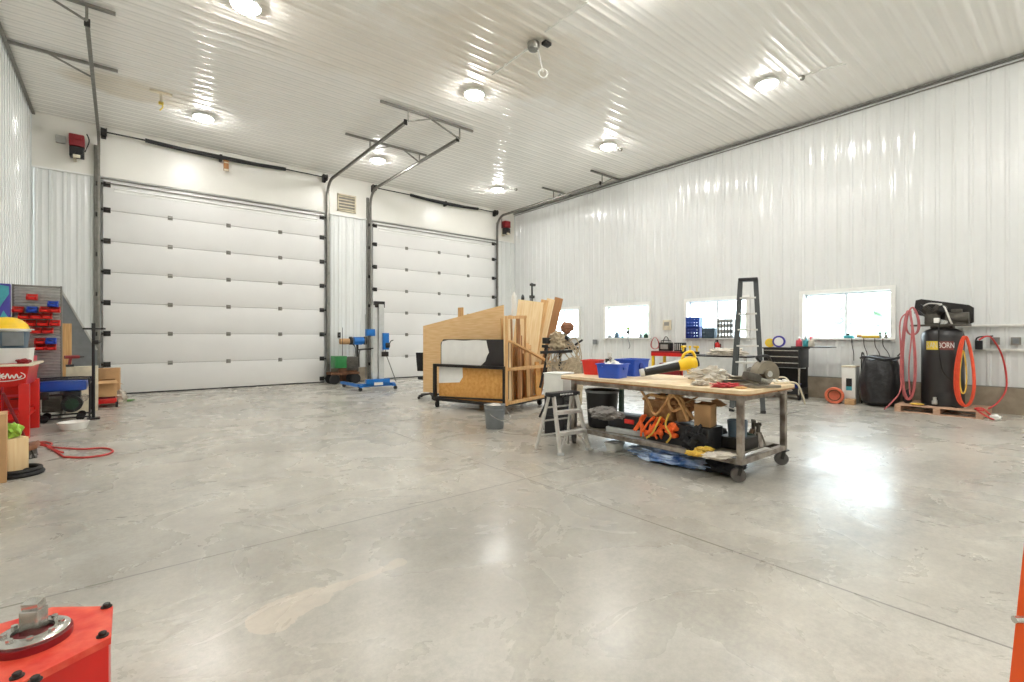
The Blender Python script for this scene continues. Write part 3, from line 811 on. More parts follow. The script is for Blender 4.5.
# blue and purple boards beside the rack
v = aty(8, 300, 10.6)
t = thing('blue_banner_box', 'tall purple and white printed box standing beside the bin rack', 'box', (v.x - .07, 10.82, 0))
s = B(); s.box((0, 0, 1.08), (.14, .12, 2.16), bev=.004); s.build('carton', purple, t)
s = B(); s.prism([(-.06, 1.75), (.06, 2.0), (.06, 2.12), (-.06, 2.14)], 1, -.064, -.06); s.prism([(-.05, 1.6), (.0, 1.74), (.06, 1.62)], 1, -.064, -.06); s.build('print', teal, t)
# grey slanted sheet behind
t = thing('slanted_panel', 'grey sheet with a slanted edge standing behind the bin rack', 'panel', (0, 12.3, 0))
P = [aty(50, 289, 12.3), aty(60, 288, 12.3), aty(97, 350, 12.3), aty(97, 400, 12.3), aty(50, 400, 12.3)]
s = B(); s.prism([(p.x, max(p.z, .0)) for p in P], 1, 0, .02); s.build('sheet', grey_pl, t)
s = B(); s.bar((P[1].x, -.01, P[1].z), (P[2].x, -.01, P[2].z), .03, .02, up=(0, 1, 0)); s.build('edge_strip', galv_lt, t)
v0 = aty(66, 330, 11.9)
s = B(); s.box((0, 0, .56), (.13, .025, 1.12), bev=.003); o = s.build('short_board', lumber, loc=(v0.x, 12.1, .42)); 
s = B(); s.tub(.5, .34, .42, .01, corner=.01); bb_ = s.build('storage_crate', grey_pl, loc=(v0.x + .12, 12.08, 0)); tag(bb_, 'low grey crate behind the blue generator', 'crate')
tag(o, 'tan board standing upright between the bin rack and the grey slanted sheet', 'board'); o.location.z = .012; o.scale.z = 1.4
v0 = aty(79, 372, 11.6)
carton('carton', 'pale box with clutter on it, behind the blue generator', 'box', (v0.x + .05, 11.55, 0), (.42, .3, .80), 0, cream)
t = thing('steel_cabinet', 'pinkish red steel drawer cabinet behind the parts washer, under the bins', 'cabinet', (-1.19, 10.50, 0))
s = B(); s.box((0, 0, .52), (.34, .36, 1.04), bev=.006); s.build('body', pinkish, t)
for k in range(5):
    s = B(); s.box((0, -.185, .15 + k * .2), (.30, .012, .17), bev=.003); dr = s.build('drawer', red_pl, t); s = B(); s.box((0, -.198, .20 + k * .2), (.16, .014, .015)); s.build('handle', dk_metal, dr)
t = thing('power_drill', 'red and black cordless drill on the pale box behind the generator', 'drill', (aty(72, 352, 11.5).x, 11.5, .806), .4)
s = B(); s.cyl((-.1, 0, .17), (.1, 0, .17), .03, n=12); s.box((-.03, 0, .09), (.035, .03, .15), rot=(0, .15, 0)); s.build('body', red_dk, t)
s = B(); s.box((-.03, 0, .02), (.10, .06, .04), bev=.006); s.build('battery', black, t); s = B(); s.cyl((.1, 0, .17), (.17, 0, .17), .02, .01, n=12); s.build('chuck', dk_metal, t)

# generator
t = thing('generator', 'portable generator with a glossy blue fuel tank in a black tube frame', 'generator', (-.69, 10.5, 0), 0)
gw, gd = .62, .5
s = B()
for y in (-gd / 2, gd / 2):
    s.tube([(-gw / 2, y, .08), (-gw / 2, y, .60), (-gw / 2 + .06, y, .66), (gw / 2 - .06, y, .66), (gw / 2, y, .60), (gw / 2, y, .08), (gw / 2 - .04, y, .06), (-gw / 2 + .04, y, .06)], .014, closed=True, n=8)
for x in (-gw / 2, gw / 2):
    for z in (.10, .58): s.cyl((x, -gd / 2, z), (x, gd / 2, z), .013, n=8)
s.build('tube_frame', black, t)
s = B(); s.box((0, 0, .56), (gw - .06, gd - .04, .17), bev=.05); s.build('fuel_tank', blue, t)
s = B(); s.lathe([(0, .02), (.04, .02), (.045, 0), (.045, -.01)], c=(0, 0, .65), n=18); s.build('fuel_cap', black, t)
s = B(); s.box((-.13, -.02, .28), (.24, .3, .26), bev=.03)
for k in range(9): s.box((-.13, -.19, .19 + k * .022), (.2, .04, .008))
s.build('alternator', cast, t)
s = B(); s.cyl((.10, -.22, .27), (.10, .1, .27), .13, n=24); s.box((.1, 0, .40), (.2, .22, .12), bev=.02); s.build('engine', black, t)
s = B(); s.cyl((.10, -.235, .27), (.10, -.215, .27), .085, n=20)
for k in range(6): s.bar((.1, -.24, .27), (.1 + .12 * math.cos(k), -.24, .27 + .12 * math.sin(k)), .012, .006)
s.build('recoil_starter', green_dk, t)
s = B(); s.cyl((.24, -.14, .34), (.24, .12, .34), .05, n=14); s.build('muffler', chrome, t)
s = B(); s.box((-.22, -.23, .42), (.12, .03, .1), bev=.005); s.build('outlet_panel', dk_metal, t)
for x in (-.22, .2):
    for y in (-.2, .2):
        s = B(); s.cyl((x, y - .02, .055), (x, y + .02, .055), .055, n=18); s.build('wheel', black_m, t)
v = atz(73, 430, 0)
t = thing('wash_basin', 'low round white basin on the floor in front of the blue generator', 'basin', (v.x, v.y + .1, 0))
s = B(); s.lathe([(0, 0), (.14, 0), (.16, .05), (.172, .10), (.182, .105), (.168, .108), (.152, .05), (.13, .012), (0, .012)], n=36); s.build('bowl', white_pl, t)
# black T pole
v = atz(93.5, 419, 0)
t = thing('pipe_stand', 'tall thin black steel pole with a T-shaped top beside the generator', 'stand', (v.x, v.y, 0))
zt_ = atd(93, 325, v.x * SN + v.y * CS).z
s = B(); s.cyl((0, 0, .02), (0, 0, zt_), .022, n=10); s.build('pole', black, t)
s = B(); s.box((0, 0, .012), (.16, .16, .024)); s.build('base_plate', black, t)
s = B(); s.cyl((-.13, 0, zt_ - .06), (.15, 0, zt_ - .06), .014, n=8); s.box((0, 0, zt_ - .03), (.05, .05, .12)); s.build('cross_bar', black, t)
s = B(); s.box((.03, -.01, zt_ - .28), (.07, .05, .07), bev=.01); s.cyl((.03, -.03, zt_ - .28), (.09, -.05, zt_ - .28), .01); s.build('clamp', dk_metal, t)
# floor jack + cardboard boxes
v = atz(101, 410, 0)
t = thing('floor_jack', 'low red trolley with black wheels carrying two cardboard boxes', 'trolley', (v.x + .05, 12.0, 0))
s = B(); s.box((0, .1, .12), (.34, .5, .10), bev=.02); s.box((-.12, -.16, .09), (.06, .18, .08)); s.build('chassis', red, t)
for x in (-.14, .17):
    for y in (-.15, .3):
        s = B(); s.cyl((x - .02, y, .05), (x + .02, y, .05), .05, n=16); s.build('wheel', black_m, t)
s = B(); s.bar((0, .1, .17), (0, .1, .20), .3, .45); s.build('deck', red_dk, t)
bx0 = v.x + .06
carton('carton', 'small open cardboard box low on the red trolley', 'box', (bx0, 11.95, .205), (.30, .26, .26), .1, cardboard, True)
carton('carton', 'plain cardboard box standing on end against the overhead door track', 'box', (bx0 + .03, 12.62, 0), (.36, .34, .70), -.05, cardboard)
s = B(); s.blob((0, 0, 0), (.10, .14, .15), seed=8, amp=.4, flat=.9); tag(s.build('crumpled_bag', clearbag, loc=(bx0 + .22, 12.25, .135)), 'crumpled clear plastic bag beside the cardboard boxes', 'bag')
v = atz(124, 402, 0)
s = B(); s.blob((0, 0, 0), (.22, .12, .02), seed=4, amp=.6, flat=.8); tag(s.build('green_scrap', grass_m, loc=(v.x - .05, v.y + .1, .017)), 'thin green scrap of netting on the floor by the wide door', 'netting')
# red air hose on the floor
def fpath(pts, z=.01): return [atz(x, y, z) for x, y in pts]
s = B(); s.tube(fpath([(20, 446), (35, 444), (52, 447), (80, 449), (104, 448), (113, 451), (104, 455), (84, 457.5), (64, 457)]), .011)
s.tube(fpath([(64, 457), (52, 449), (44, 444), (35, 444.5)], .012), .0105)
s.tube(fpath([(36, 442.5), (46, 442), (52, 444), (48, 447), (58, 451), (63, 452.5)], .018), .0105)
tag(s.build('air_hose', red_hose), 'thin dark red air hose looped on the floor near the parts washer', 'hose')
# things at the left edge
v = atz(28, 458, 0)
t = thing('push_broom', 'dark block-headed broom with a red handle leaning at the washer leg', 'broom', (v.x, v.y + .05, 0))
s = B(); s.box((0, 0, .11), (.16, .30, .05), rot=(0, -.3, 0), bev=.012); s.build('head', brown, t)
s = B()
for k in range(40): s.bar((-.05 + .11 * random.random(), -.13 + .26 * random.random(), .10), (-.06 + .13 * random.random(), -.14 + .28 * random.random(), .005), .02, .02)
s.build('bristle', cloth_gy, t)
top = atd(3, 400, 4.95) - Vector((v.x, v.y + .05, 0))
s = B(); s.cyl((0, 0, .13), (top.x, top.y, max(top.z, .75)), .014, n=10); s.build('handle', red_dk, t)
v = atz(3, 481, 0)
carton('carton', 'tall tan box partly cut by the edge of the view, near the parts washer', 'box', (v.x - .08, v.y + .05, 0), (.20, .30, .62), .1, cardboard)
carton('wood_offcut_box', 'small pale wooden box on the floor beside the black rubber ring', 'box', (v.x + .02, v.y + .35, 0), (.16, .2, .34), .5, ply_lt)
s = B(); s.blob((0, 0, 0), (.07, .09, .07), seed=2, amp=.5, flat=.9); tag(s.build('green_rag', green_lf, loc=(v.x + .02, v.y + .35, .41)), 'bright green crumpled rag on the pale wooden box', 'rag')
v = atz(16, 478, 0)
s = B()
for k, (rr, zz) in enumerate(((.17, .02), (.155, .055), (.12, .02))): s.tube([(rr * math.cos(a), rr * math.sin(a), zz) for a in [j * PI / 8 for j in range(16)]], .02, closed=True)
o = s.build('rubber_hose_coil', black_m, loc=(v.x, v.y + .12, 0)); tag(o, 'black rubber hose coiled flat on the floor at the edge of the view', 'hose')

# ------------------------------------------------------------------ material lift and machines between the doors
v = atz(381, 391, 0)
t = thing('material_lift', 'blue and silver material lift with a tall mast on four casters', 'material lift', (v.x, v.y + .25, 0), -.05)
LOC = Vector((v.x, v.y + .25, 0))
s = B()
s.box((0, .05, .13), (.95, .12, .08), bev=.008); s.box((.02, -.02, .22), (.6, .10, .12), bev=.01)
s.build('base_beam', blue_lift, t)
for x in (-.42, .42):
    s = B(); s.bar((x, -.1, .12), (x + (-.05 if x < 0 else .05), 1.3, .12), .08, .06); s.build('leg', blue_lift, t)
for x, y in ((-.45, -.05), (.45, -.05), (-.46, 1.2), (.46, 1.2)): caster(t, x, y, .11, r=.045)
s = B(); s.box((-.03, .08, 1.15), (.12, .10, 1.95)); s.box((.12, .05, 1.2), (.13, .12, 1.9)); s.build('mast', grey_lt, t)
s = B(); s.box((.09, .08, 2.15), (.26, .13, .16), bev=.01); s.build('mast_head', dk_metal, t)
s = B(); s.box((-.18, -.03, 1.44), (.22, .12, .17), bev=.01); s.box((.22, 0, 1.22), (.16, .14, .42), bev=.01); s.build('carriage', blue_lift, t)
s = B(); s.cyl((.20, -.05, 1.12), (.30, -.05, 1.12), .07, n=16); s.tube([(.3, -.05, 1.12), (.34, -.06, 1.22), (.4, -.08, 1.25)], .012); s.box((.2, -.02, .9), (.16, .12, .12), bev=.01); s.build('winch', dk_metal, t)
s = B(); s.cyl((.22, 0, .95), (.52, .02, .18), .012, n=8); s.cyl((-.22, .2, 1.9), (-.22, .2, .3), .008, n=6); s.cyl((.22, -.02, .95), (.22, -.02, 1.4), .012); s.build('brace', galv, t)
s = B(); s.bar((-.1, -.02, 1.05), (-.5, -.05, 1.02), .03, .03); s.tube([(-.46, -.05, .6), (-.46, -.05, .95), (-.4, -.05, 1.02), (-.15, 0, 1.02)], .014); s.build('handle_tube', dk_metal, t)
text = B(); text.box((-.0, -.125, .17), (.22, .012, .07)); text.build('decal', white_pl, t)
t = thing('welder', 'green and black engine-driven machine on the lift legs beside the door track', 'machine', (4.95, 13.72, 0))
s = B(); s.box((-.12, 0, .62), (.34, .4, .34), bev=.02); s.build('green_housing', green, t)
s = B(); s.box((.2, 0, .55), (.38, .4, .42), bev=.03)
for k in range(6): s.box((.2, -.21, .4 + k * .05), (.34, .02, .02))
s.build('engine_block', cast, t)
s = B(); s.box((0, 0, .30), (.8, .45, .06)); s.box((0.1, -.1, .38), (.5, .2, .12), bev=.02); s.build('deck', rust, t)
for x in (-.3, .3):
    for y in (-.18, .18):
        s = B(); s.cyl((x, y - .025, .14), (x, y + .025, .14), .14, n=18); s.build('wheel', black_m, t)
s = B(); s.tube([(-.05, -.1, .78), (-.05, -.1, 1.6)], .008, smooth=False); s.tube([(.35, 0, .7), (.35, 0, 1.05), (.2, 0, 1.15)], .014); s.build('antenna_rod', dk_metal, t)
t = thing('bench_grinder', 'blue bench grinder on a thin pedestal with a tan paper roll, by the wall switch', 'grinder', (5.5, 14.05, 0))
s = B(); s.cyl((0, 0, 0), (0, 0, 1.12), .035, n=10); s.box((0, 0, .012), (.3, .3, .024)); s.build('pedestal', dk_metal, t)
s = B(); s.cyl((-.12, 0, 1.22), (.18, 0, 1.22), .11, n=20); s.box((0, 0, 1.12), (.22, .2, .04)); s.build('motor', blue_lift, t)
for x in (-.2, .24):
    s = B(); s.cyl((x - .03, 0, 1.22), (x + .03, 0, 1.22), .12, n=20); s.build('wheel_guard', dk_metal, t)
s = B(); s.cyl((-.52, 0, 1.20), (-.25, 0, 1.20), .085, n=18); s.build('paper_roll', cardboard, t)
carton('carton', 'brown stained narrow box standing against the wall behind the green machine', 'box', (5.15, 14.22, 0), (.16, .2, .70), 0, rust)
s = B(); v = aty(339, 335, D); s.box((0, 0, 0), (.09, .02, .16), bev=.004); o = s.build('wall_switch', dk_metal, loc=(v.x, D - .012, v.z)); tag(o, 'small dark wall switch beside the track of the wide overhead door', 'switch')
s = B(); s.box((0, 0, -.0), (.02, .012, .04)); s.build('toggle', grey_pl, o, loc=(0, -.014, 0))

# ------------------------------------------------------------------ lumber cart
N0 = Vector((5.08, 6.42, 0)); TH = math.radians(16.3)
ex = Vector((math.cos(TH), math.sin(TH), 0)); ey = Vector((-math.sin(TH), math.cos(TH), 0))
def LC(x, y, z=0): return N0 + ex * x + ey * y + Vector((0, 0, z))
t = thing('lumber_cart', 'black steel lumber cart on casters with a tan wooden end frame', 'cart', N0, TH)
CW, CL = 1.40, 1.62
s = B()
for x in (0, CW): s.bar((x, 0, .16), (x, CL, .16), .05, .05)
for y in (0, .55, 1.1, CL): s.bar((0, y, .16), (CW, y, .16), .05, .05)
s.build('base_frame', dk_metal, t)
s = B(); s.box((CW / 2, CL / 2, .19), (CW - .06, CL - .06, .012)); s.build('deck', osb, t)
for x, y, h in ((0, 0, .80), (0, CL, .80), (CW, 0, 1.16), (CW, CL, 1.16)):
    s = B(); s.bar((x, y, .13), (x, y, h), .055, .055); s.build('post', dk_metal, t)
s = B(); s.bar((0, -.02, .80), (0, CL + .02, .80), .07, .05); s.bar((0, .02, .25), (0, CL, .2), .03, .03); s.build('top_rail', dk_metal, t)
for x, y in ((0.02, 0.12), (0.02, CL - .05), (CW - .03, .12), (CW - .03, CL - .05)): caster(t, x, y, .135, r=.055, ang=1.2)
s = B(); y = -.045
s.bar((.0, y, .16), (.0, y, 1.66), .05, .03, up=(0, 1, 0)); s.bar((-.02, y, 1.66), (.60, y, 1.69), .05, .04, up=(0, 1, 0)); s.bar((0.02, y - .03, .78), (CW, y - .03, .78), .06, .03, up=(0, 1, 0))
s.bar((.04, y - .03, 1.26), (CW, y - .03, .84), .03, .075, up=(0, 1, 0)); s.bar((.58, y, .78), (.58, y, 1.68), .03, .03, up=(0, 1, 0)); s.bar((0, y, .2), (CW, y, .2), .05, .05)
s.build('wooden_end_frame', lumber, t)
# sheets in the cart
def sheet_obj(name, label, cat, x, poly, th, m, lean=0.0, extra=None):
    """sheet lying in the cart's local y-z plane at local x"""
    t = thing(name, label, cat, LC(x, 0, .197), TH)
    s = B(); s.prism(poly, 0, 0, th); o = s.build('sheet', m, t); o.rotation_euler = (0, lean, 0)
    return t, o
sh, so = sheet_obj('plywood_sheet', 'large tan plywood sheet with a sloping top edge standing in the lumber cart', 'plywood', .47, [(.36, 0), (2.40, 0), (2.40, 1.36), (.36, 1.72)], .018, plywood)
s = B(); s.prism([(1.35, 1.4), (1.48, 1.4), (1.48, 1.70), (1.35, 1.70)], 0, .03, .05); o = s.build('board', lumber, loc=LC(.47, 0, .197), rot=(0, 0, TH)); 
bm_ = B(); bm_.prism([(1.35, 0), (1.48, 0), (1.48, 1.71), (1.35, 1.71)], 0, .03, .05)
bpy.data.objects.remove(o); o = bm_.build('board', lumber, loc=LC(.47, 0, .197), rot=(0, 0, TH)); tag(o, 'narrow board standing just behind the large plywood sheet, its end above the sloping edge', 'board')
sh, so = sheet_obj('painted_panel', 'black panel largely painted white standing behind the top rail of the lumber cart', 'panel', .14, [(.02, 0), (1.60, 0), (1.60, 1.02), (1.53, 1.09), (.08, 1.09), (.02, 1.03)], .02, tank_bk)
s = B()
pp = []
for k in range(25):
    a = k / 24; y = .50 + 1.06 * a; pp.append((y, 1.075 if .04 < a < .97 else 1.02))
low = []
for k in range(25):
    a = 1 - k / 24; low.append((.50 + 1.06 * a + (.04 * noise.noise(Vector((a * 9, 2, 1))) if 0 < a < 1 else 0), .62 if a > .3 else .62 + .12 * (1 - a / .3)))
s.prism([(.47, .95), (.50, 1.07)] + [(.60 + k * .09, 1.072 + .006 * math.sin(k)) for k in range(10)] + [(1.56, 1.05), (1.58, .98), (1.58, .60)] + [(1.2, .60), (.9, .6), (.62, .62), (.52, .7), (.49, .78), (.44, .86)], 0, -.003, 0.001)
s.build('white_paint_patch', white_pt, sh)
sh, so = sheet_obj('particle_board', 'orange toned board with a white patch behind the lower frame of the lumber cart', 'board', .05, [(.04, 0), (1.56, 0), (1.56, .58), (.04, .58)], .016, osb)
s = B(); s.prism([(1.05, .30), (1.56, .26), (1.56, .58), (.98, .58), (.97, .40)], 0, -.003, .001); s.build('white_paint_patch', white_pt, sh)

def plank(name, label, cat, p0, p1, w, th, m, face=(-SN, -CS, 0), group=None):
    p0, p1 = Vector(p0), Vector(p1); z = (p1 - p0).normalized(); f = Vector(face); x = f.cross(z).normalized(); y = z.cross(x)
    R = Matrix((x, y, z)).transposed()
    s = B(); s.box((0, 0, (p1 - p0).length / 2), (w, th, (p1 - p0).length), bev=.002)
    o = s.build(name, m, loc=p0, rot=R.to_euler()); tag(o, label, cat, group); return o
# upright boards just inside the wooden end frame
random.seed(3)
xs = [(.09, 1.50, .11, ply_lt), (.175, 1.48, .055, lumber_dk), (.235, 1.52, .055, lumber), (.295, 1.50, .055, lumber_dk), (.355, 1.36, .06, lumber), (.42, 1.16, .06, lumber_dk), (.485, 1.02, .06, lumber), (.55, .90, .06, lumber_dk), (.615, .98, .06, lumber), (.685, .66, .075, osb), (.765, .60, .075, osb)]
for i, (x, h, w, m) in enumerate(xs):
    y = .03 + .045 * (i % 3)
    lab = {'ply_lt': 0}
    desc = ['pale wide board standing at the painted-panel side of the lumber cart end', 'dark brown board standing second in the row inside the cart end frame', 'tan board standing between two dark brown boards inside the cart end frame', 'dark brown board standing fourth in the row inside the cart end frame', 'tan board of middle height standing next to the tall dark boards in the cart', 'shorter brown board standing near the middle of the cart end', 'short tan board standing past the middle of the cart end', 'low brown board standing below the diagonal brace of the cart end', 'short tan board standing near the black corner post of the cart', 'short orange toned board beside the black corner post of the cart, inner one', 'short orange toned board tight against the black corner post of the cart'][i]
    plank('board', desc, 'board', LC(x * 1.66, y, .198), LC(x * 1.66 + .01 * (i % 2), y + .03, .198 + h), w * 1.7, .022, m, face=(ey.x, ey.y, 0), group='upright boards in the lumber cart')
for i in range(11):
    x = .24 + i * .098; h = (1.46 - .03 * (i % 3)) if x < .62 else 1.0 - .06 * (i % 4)
    plank('board', 'tan or brown board in the back row inside the lumber cart end', 'board', LC(x, .20 + .03 * (i % 2), .198), LC(x + .01, .23 + .03 * (i % 2), .198 + h), .085, .022, (lumber, lumber_dk, ply_lt, lumber_dk)[i % 4], face=(ey.x, ey.y, 0), group='back row boards in the lumber cart')
# sheets leaning behind the cart end
def pl2(desc, b0, t0, w, th, m, name='board'):
    return plank(name, desc, 'board', b0, t0, w, th, m)
d0 = 9.25
def gp(px, d, z=.0): r = ray(px, HZ); return Vector((r[0] * d, r[1] * d, z))
pl2('wide pale plywood sheet leaning behind the cart end', gp(519, 9.25, .198), atd(531, 301, 9.4), .50, .02, ply_lt, 'plywood_sheet')
pl2('narrow tan plank leaning between the two pale sheets behind the cart', gp(526, 9.32, .198), atd(545, 300, 9.5), .15, .022, lumber)
pl2('pale leaning plank next to the dark-edged sheet behind the cart', gp(530, 9.38, .198), atd(551, 299, 9.58), .16, .022, ply_lt)
pl2('brown dark-edged board leaning outermost behind the cart, towards the windows wall', gp(537, 9.44, .198), atd(559, 298, 9.66), .17, .03, lumber_dk)
# white roll and bar clamp behind boards
v = gp(514, 10.6)
s = B(); s.cyl((0, 0, 0), (0, 0, 2.25), .07, .055, n=18); s.sph((0, 0, 2.27), (.03, .03, .06)); tag(s.build('plastic_roll', white_pl, loc=v), 'white plastic roll standing upright behind the lumber cart', 'roll')
v = gp(532, 10.4)
t = thing('bar_clamp', 'tall dark bar clamp standing behind the pale plywood sheets', 'clamp', v)
s = B(); s.bar((0, 0, 0), (0, 0, 2.5), .04, .015); s.build('bar', dk_metal, t)
s = B(); s.box((.02, 0, 2.46), (.14, .04, .05)); s.box((.0, 0, 2.2), (.12, .04, .06)); s.cyl((-.05, 0, 2.0), (-.05, 0, 2.2), .01); s.build('jaw', dk_metal, t)
v = gp(522, 10.1)
s = B(); s.bar((0, 0, 0), (.02, 0, 2.1), .05, .03); s.sph((.02, 0, 2.14), (.04, .03, .09), 10); tag(s.build('scraper_pole', black, loc=v), 'thin black pole standing between the white roll and the bar clamp', 'pole')
# office chair back behind the plywood
v = atz(424, 401, 0)
t = thing('shop_chair', 'dark chair with a curved back and five-spoke base behind the large plywood sheet', 'chair', (v.x + .34, v.y + .32, 0), .6)
s = B()
for k in range(5):
    a = k * 2 * PI / 5; s.bar((0, 0, .10), (.28 * math.cos(a), .28 * math.sin(a), .07), .045, .03)
s.cyl((0, 0, .09), (0, 0, .42), .025); s.build('base', black, t)
for k in range(5):
    a = k * 2 * PI / 5; s = B(); s.sph((.28 * math.cos(a), .28 * math.sin(a), .033), .033, 12); s.build('caster', black_m, t)
s = B(); s.box((0, 0, .45), (.44, .42, .07), bev=.03); s.build('seat', cloth_bk, t)
s = B()
for k in range(7):
    a = -PI / 2 + (k - 3) * .17; s.box((-.24 - .02 * abs(k - 3) * 0, (k - 3) * .06, .80), (.035, .064, .40), rot=(0, -.12, (k - 3) * -.08), bev=.01)
s.bar((-.1, 0, .46), (-.24, 0, .62), .05, .02); s.build('backrest', cloth_bk, t)

# bucket
v = atz(495, 429.5, 0)
t = thing('bucket', 'grey plastic pail with a wire handle standing in front of the lumber cart', 'bucket', (v.x + .07, v.y + .1, 0))
s = B(); s.lathe([(0, 0), (.125, 0), (.13, .01), (.146, .27), (.156, .275), (.156, .285), (.147, .29), (.156, .30), (.156, .335), (.162, .345), (.150, .347), (.143, .29), (.122, .02), (0, .015)], n=32); s.build('pail', grey_pl, t)
s = B(); s.tube([(-.15 * CS, .15 * SN, .30), (-.12, -.10, .20), (.0, -.19, .13), (.13, -.2, .16), (.15 * CS, -.15 * SN, .30)], .0045, n=6); s.build('handle', chrome, t)
s = B(); s.blob((0, 0, .30), (.12, .12, .055), seed=6, amp=.35); s.build('rag', cloth_lt, t)

# ------------------------------------------------------------------ tripod stand with tangle
v = gp(560, 7.9)
t = thing('tripod_stand', 'black tripod work stand with clamp arms beside the workbench', 'stand', v)
s = B()
for k in range(3):
    a = k * 2.1 + .4; s.cyl((0, 0, .75), (.34 * math.cos(a), .34 * math.sin(a), .012), .018, n=8)
s.cyl((0, 0, .5), (0, 0, 1.18), .022); s.build('leg_set', black, t)
s = B(); s.bar((-.30 * CS, .30 * SN, 1.18), (.30 * CS, -.30 * SN, 1.14), .05, .05); s.bar((-.32 * CS - .1, .32 * SN - .1, 1.08), (.2 * CS - .1, -.2 * SN - .1, 1.10), .045, .045); s.cyl((-.2, .1, 1.0), (-.28, .18, .5), .02); s.box((.05, -.12, 1.30), (.16, .06, .06), rot=(.1, .3, .6), bev=.01); s.box((-.2, .1, 1.27), (.12, .10, .10), bev=.01); s.box((.12, -.08, 1.22), (.16, .08, .05), rot=(0, .2, .4), bev=.01); s.cyl((.2, -.15, 1.2), (.32, -.2, 1.28), .018); s.build('clamp_arm', black, t)
s = B()
random.seed(5)
for k in range(15):
    a0 = random.uniform(0, 6.28); pts = []
    for j in range(6):
        a = a0 + j * 1.05; rr = .12 + .18 * random.random(); pts.append((rr * math.cos(a) * CS, -rr * math.cos(a) * SN - .1, .93 + rr * math.sin(a) + .16 * random.uniform(-1, 1)))
    s.tube(pts, .009, n=6)
s.build('wire_tangle', burlap, thing('cable_tangle', 'tangled beige cable hanging on the black tripod stand', 'cable', v))
o = B().blob((0, 0, 0), (.12, .10, .10), seed=9, amp=.3).build('cap', brown, loc=v + Vector((.10, -.06, 1.48))); tag(o, 'brown cap resting on top of the tripod stand clutter', 'cap')
s = B(); s.blob((0, 0, 0), (.17, .14, .15), seed=11, amp=.4, flat=.95, sub=4, freq=3); tag(s.build('grey_rag', burlap, loc=v + Vector((-0.02, 0.02, 1.26))), 'pale crumpled rag piled on the tripod stand under the brown cap', 'rag'); 
v2 = gp(572, 8.4)
t = thing('burlap_sack', 'tall tan sack standing behind the end of the workbench', 'sack', v2)
s = B(); s.blob((0, 0, .46), (.2, .17, .52), seed=12, amp=.22, flat=.88); s.build('sack', burlap, t)

# ------------------------------------------------------------------ main workbench
TX0, TX1, TY0, TY1 = 4.30, 5.46, 1.98, 4.36
TZ = .845
t = thing('workbench', 'long rolling steel workbench with a worn plywood top and lower shelf', 'workbench', ((TX0 + TX1) / 2, (TY0 + TY1) / 2, 0))
cx, cy = (TX0 + TX1) / 2, (TY0 + TY1) / 2
def rr_poly(x0, x1, y0, y1, r, n=6):
    out = []
    for (qx, qy, a0) in ((x1 - r, y1 - r, 0), (x0 + r, y1 - r, 90), (x0 + r, y0 + r, 180), (x1 - r, y0 + r, 270)):
        for k in range(n + 1):
            a = math.radians(a0 + 90 * k / n); out.append((qx + r * math.cos(a) - cx, qy + r * math.sin(a) - cy))
    return out
topm = mat('worn plywood bench top', (214, 188, 146), 0.55, 0, 0, 7, col2=(232, 212, 178), bump=.05)
s = B(); s.prism(rr_poly(TX0, TX1, TY0, TY1, .12), 2, TZ - .03, TZ); s.build('bench_top', topm, t)
s = B(); s.prism(rr_poly(TX0, TX1, TY0, TY1, .12), 2, TZ - .045, TZ - .0305); s.build('top_edge', lumber_dk, t)
LXs = (4.40, 5.34); LYs = (2.08, 4.16)
s = B()
for x in LXs: s.bar((x - cx, LYs[0] - cy, TZ - .075), (x - cx, LYs[1] - cy, TZ - .075), .05, .05)
for y in LYs: s.bar((LXs[0] - cx, y - cy, TZ - .075), (LXs[1] - cx, y - cy, TZ - .075), .05, .05)
s.build('apron', steel_worn, t)
for i, x in enumerate(LXs):
    for j, y in enumerate(LYs):
        s = B(); s.box((x - cx, y - cy, (TZ - .05 + .16) / 2), (.055, .055, TZ - .05 - .16), bev=.006)
        o = s.build('leg', green_dk if (i == 1 and j == 1) else steel_worn, t)
        if i == 1 and j == 1: o['label'] = 'dark green leg'
        caster(t, x - cx, y - cy, .16, r=.066, m=mat('caster tread', (92, 88, 84), .6), ang=.9 if j else 2.2)
s = B()
for x in LXs: s.bar((x - cx, LYs[0] - cy, .185), (x - cx, LYs[1] - cy, .185), .05, .05)
for y in LYs: s.bar((LXs[0] - cx, y - cy, .185), (LXs[1] - cx, y - cy, .185), .05, .05)
s.build('shelf_frame', steel_worn, t)
s = B(); s.box((0, 0, .212), (LXs[1] - LXs[0] - .06, LYs[1] - LYs[0] - .06, .008)); s.build('lower_shelf', dusty, t)
SZ = .217
# --- on the bench
def onb(px, py, z=TZ): return atz(px, py, z)
def handled_bin(name, label, loc, rz, w, d, h, m, flare=.02):
    t = thing(name, label, 'bin', loc, rz); s = B(); s.tub(w, d, h, .006, flare=flare, rim=.012); s.build('tub', m, t)
    s = B(); s.box((0, -d / 2 - flare - .008, h * .68), (w * .42, .014, .03), bev=.004); s.build('grip', m, t); return t
v = onb(587, 373)
handled_bin('red_tub', 'red plastic tub at the far end of the workbench', (4.78, 4.18, TZ), .3, .20, .18, .19, red_pl)
t = thing('spray_bottle', 'small black and orange bottle between the red tub and the blue tote', 'bottle', (4.80, 3.96, TZ))
s = B(); s.lathe([(0, 0), (.034, 0), (.036, .01), (.036, .11), (.016, .15), (.016, .16), (0, .16)], n=18); s.build('bottle_body', orange_pl, t)
s = B(); s.lathe([(0, .16), (.026, .16), (.026, .21), (0, .212)], n=16); s.build('cap', black, t)
v = onb(618, 377)
t = handled_bin('tote', 'open blue plastic tote with rags in it on the workbench', (4.56, 3.68, TZ), .25, .25, .26, .17, blue_pl)
